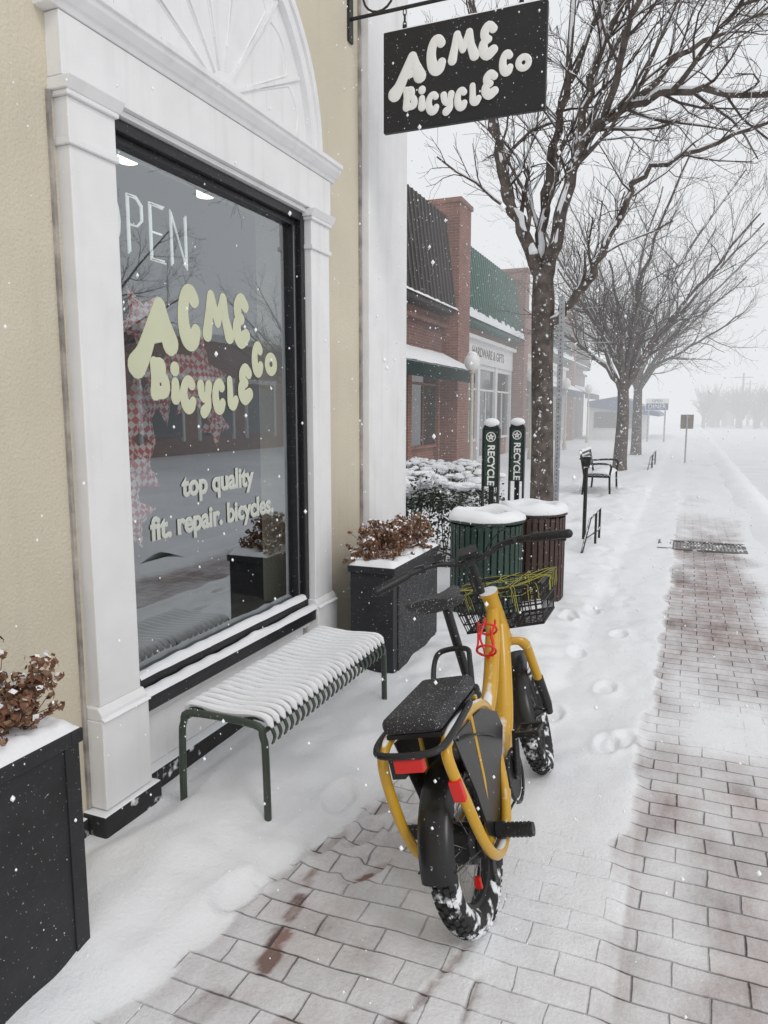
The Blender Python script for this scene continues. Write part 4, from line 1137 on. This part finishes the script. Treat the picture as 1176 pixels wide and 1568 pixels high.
for y in (17, 24.2, 31.5, 39):
    e = empty('street_lamp', (-2.66, y, 0)); g = Geo()
    g.tube([(0, 0, 0), (0, 0, .25), (0, 0, .4), (0, 0, 2.5)], [.10, .09, .05, .04], 12); g.tube([(0, 0, 2.5), (0, 0, 2.6)], [.06, .09], 12)
    g.build('post', 'trim_tan', e)
    g = Geo(); g.sphere((0, 0, 2.77), .19, 0, 18, 12, (1, 1, 1.1)); g.build('globe', 'globe', e)
    g = Geo(); g.sphere((0, 0, 2.94), .12, 0, 14, 8, (1, 1, .6)); g.build('snow_cap', 'snow_soft', e)

wh = empty('white_house')
g = Geo(); g.box(-11, -6.0, 62, 72, -.2, 3.6); g.prism([(-11, 3.6), (-6, 3.6), (-8.5, 6.3)], 'y', 62, 72); g.build('walls', 'paint', wh, smooth=False)
g = Geo(); g.prism([(-5.7, 3.35), (-5.7, 3.6), (-8.5, 6.65), (-11.3, 3.6), (-11.3, 3.35), (-8.5, 6.35)], 'y', 61.6, 72.4); g.build('roof', 'snow_soft', wh, smooth=False)
g = Geo()
for x in (-10, -7.6): g.box(x, x+1, 61.95, 62.0, 1, 2.5)
g.build('windows', 'shop_glass', wh, smooth=False)
dn = empty('diner_building')
g = Geo(); g.box(-3.2, -.3, 44, 53, -.1, 2.0); g.build('walls', 'paint_old', dn, smooth=False)
g = Geo(); g.prism([(-3.3, 2.2), (-1.5, 2.5), (.6, 1.55), (.6, 1.35), (-3.3, 1.9)], 'y', 43.7, 53.2); g.build('awning_roof', 'blue', dn, smooth=False)
g = Geo(); g.box(-2.9, -.6, 43.94, 44, .7, 1.6); g.build('windows', 'shop_glass', dn, smooth=False)
ds = empty('diner_sign', (.62, 40, 0))
g = Geo(); g.tube([(-.4, 0, 0), (-.4, 0, 2.1)], .04, 8); g.tube([(.4, 0, 0), (.4, 0, 2.1)], .04, 8); g.build('posts', 'galv', ds)
bx('panel', -.55, .55, -.06, .06, 1.68, 2.28, 'letter_white', ds, 0); bx('band', -.52, .52, -.065, -.061, 1.71, 2.03, 'blue', ds, 0)
text_obj('text', 'DINER', .30, (0, -.07, 1.87), (rad(90), 0, 0), 'letter_white', ds); text_obj('text_top', 'OPEN', .2, (0, -.07, 2.15), (rad(90), 0, 0), 'blue', ds)
rs_ = empty('road_sign', (2.08, 25, 0))
g = Geo(); g.tube([(0, 0, 0), (0, 0, 1.5)], .025, 8); g.build('post', 'galv', rs_)
bx('plate', -.19, .19, .026, .036, 1.08, 1.52, 'sign_back', rs_, .002)
sp_ = empty('signpost', (.66, 9.0, 0)); g = Geo()
g.box(-.025, .025, -.018, -.012, 0, 2.95); g.box(-.031, -.025, -.012, .02, 0, 2.95); g.box(.025, .031, -.012, .02, 0, 2.95)
g.build('channel_post', 'galv', sp_, smooth=False)
g = Geo()
for i in range(55): g.obox((0, -.0185, .25+i*.05), (.005, 0, 0), (0, .001, 0), (0, 0, .008))
g.build('holes', 'iron', sp_, smooth=False)
for (x, y) in ((1.12, 8.1), (1.2, 20.5), (1.2, 22.5)):
    e = empty('bike_rack', (x, y, 0)); g = Geo()
    g.tube([(-.02, -.15, 0), (.03, .25, .42), (.06, .55, .46), (.06, .95, .46)], .014, 8)
    g.tube([(.06, .55, .46), (.06, .55, 0)], .014, 8); g.tube([(.06, .95, .46), (.06, .95, 0)], .014, 8); g.tube([(0, .1, .22), (.06, .95, .20)], .012, 8)
    g.build('hoop', 'iron', e)
e = empty('bollard_post', (1.02, 8.9, 0)); g = Geo()
g.tube([(0, 0, 0), (0, 0, .95)], .022, 8); g.obox((0, 0, 1.02), (.05, 0, 0), (0, .035, 0), (0, 0, .06)); g.tube([(0, -.03, 1.02), (-.06, -.1, 1.06)], .015, 6)
g.build('post', 'iron', e)
pb = empty('park_bench'); g = Geo()
for y in (13.9, 15.3):
    g.tube([(.35, y, 0), (.38, y, .42), (.30, y, .85)], .02, 6); g.tube([(.85, y, 0), (.83, y, .42), (.85, y, .62), (.72, y, .66), (.36, y, .64)], .02, 6, smooth=3); g.tube([(.38, y, .42), (.83, y, .42)], .018, 6)
for i in range(7): g.box(.42+i*.062, .46+i*.062, 13.86, 15.34, .43, .445)
for i in range(5): z = .52+i*.075; x = .375-.07*i/4; g.box(x-.01, x+.01, 13.86, 15.34, z, z+.045)
g.build('frame', 'iron', pb, smooth=False)
g = Geo(); snowstrip(g, .41, .85, 13.86, 15.34, .446, .06, sd=3); snowstrip(g, .27, .33, 13.86, 15.34, .868, .05, sd=4); g.build('snow', 'snow_soft', pb)
for (x, y) in ((7.2, 85), (9.2, 105), (13, 135)):
    e = empty('utility_pole', (x, y, 0)); g = Geo(); g.tube([(0, 0, -.2), (0, 0, 5.6)], [.12, .09], 8); g.box(-.9, .9, -.05, .05, 5.1, 5.2)
    g.build('pole', 'bark', e)
ob = empty('brick_storefront_building'); bx('wall', 17, 28, 14, 52, -.2, 4.6, 'brick', ob, 0)
g = Geo(); g.box(16.9, 28, 13.9, 52.1, 4.6, 4.9); g.build('parapet', 'trim_white', ob, smooth=False)
g = Geo(); gf = Geo()
for i in range(10):
    y = 15+i*3.6; g.box(16.95, 17, y, y+2.4, .6, 2.7); gf.box(16.9, 17, y-.12, y-.001, .4, 2.9); gf.box(16.9, 17, y+2.401, y+2.52, .4, 2.9); gf.box(16.85, 17, y-.12, y+2.52, 2.902, 3.1)
g.build('glazing', 'shop_glass', ob, smooth=False); gf.build('frames', 'trim_white', ob, smooth=False)

# ------------------------------------------------------------------ falling snow
g = Geo(); rng = random.Random(99)
def flake(x, y, z, r):
    a = [(x+r, y, z), (x-r, y, z), (x, y+r, z), (x, y-r, z), (x, y, z+r*1.3), (x, y, z-r*1.3)]
    g.add(a, [(0,2,4),(2,1,4),(1,3,4),(3,0,4),(2,0,5),(1,2,5),(3,1,5),(0,3,5)])
for i in range(15000):
    y = .5+14*rng.random()**1.05; x = 2.1+rng.uniform(-.80, .28)*y*1.05+rng.uniform(-.8, .6); z = rng.uniform(.02, 6)
    if x < .2 and y < 5.3: continue
    if math.dist((x, y, z), (2.1, 0, 1.6)) < .7: continue
    flake(x, y, z, (.0010+.0024*rng.random()**2)*(1+.10*y))
g.build('falling_snow', 'flake', None, smooth=True, ang=180, recalc=False)

# ------------------------------------------------------------------ snow haze volume, glowing by emission
fog = bpy.data.materials.new('emissive_snow_haze'); fog.use_nodes = True; nt = fog.node_tree; nt.nodes.clear()
o = N(nt, 'ShaderNodeOutputMaterial'); ab = N(nt, 'ShaderNodeVolumeAbsorption'); em = N(nt, 'ShaderNodeEmission'); ad = N(nt, 'ShaderNodeAddShader')
DEN = .018
ab.inputs['Color'].default_value = (0, 0, 0, 1); ab.inputs['Density'].default_value = DEN
em.inputs['Color'].default_value = (.825, .842, .862, 1); em.inputs['Strength'].default_value = DEN  # haze brightness put in as emission at sky level, no scattering
nt.links.new(ab.outputs[0], ad.inputs[0]); nt.links.new(em.outputs[0], ad.inputs[1]); nt.links.new(ad.outputs[0], o.inputs['Volume'])
g = Geo(); g.box(-120, 180, 15, 300, -1, 40); g.build('emissive_snow_haze', fog, None, smooth=False)

# ------------------------------------------------------------------ world, sun, camera
w = bpy.data.worlds.new('World'); SC.world = w; w.use_nodes = True; nt = w.node_tree
bg = nt.nodes['Background']; sky = N(nt, 'ShaderNodeTexSky'); sky.sky_type = 'NISHITA'; sky.sun_disc = False
sky.sun_elevation = rad(42); sky.sun_rotation = rad(120); sky.air_density = 1; sky.dust_density = 4
mx = N(nt, 'ShaderNodeMix', data_type='RGBA'); mx.inputs[0].default_value = .93
mx.inputs[7].default_value = (8.65, 8.8, 9.0, 1)
nt.links.new(sky.outputs[0], mx.inputs[6]); nt.links.new(mx.outputs[2], bg.inputs[0]); bg.inputs[1].default_value = .1
sl = bpy.data.lights.new('sun', 'SUN'); sl.energy = .7; sl.angle = rad(20); sl.color = (1, .97, .94)
so = bpy.data.objects.new('sun', sl); COL.objects.link(so)
d = Vector((math.sin(rad(120))*math.cos(rad(42)), math.cos(rad(120))*math.cos(rad(42)), math.sin(rad(42))))
so.rotation_euler = d.to_track_quat('Z', 'Y').to_euler()
cam = bpy.data.cameras.new('camera'); co = bpy.data.objects.new('camera', cam); COL.objects.link(co)
cam.sensor_fit = 'VERTICAL'; cam.sensor_height = 24; cam.lens = 24*1120/1568; cam.clip_end = 2000; cam.clip_start = .05
p = rad(7.78); yw = rad(22.4)
F = Vector((-math.sin(yw)*math.cos(p), math.cos(yw)*math.cos(p), -math.sin(p)))
co.location = (2.1, 0, 1.6); co.rotation_euler = F.to_track_quat('-Z', 'Y').to_euler()
SC.camera = co
SC.view_settings.view_transform = 'Standard'; SC.view_settings.look = 'None'; SC.view_settings.exposure = 0
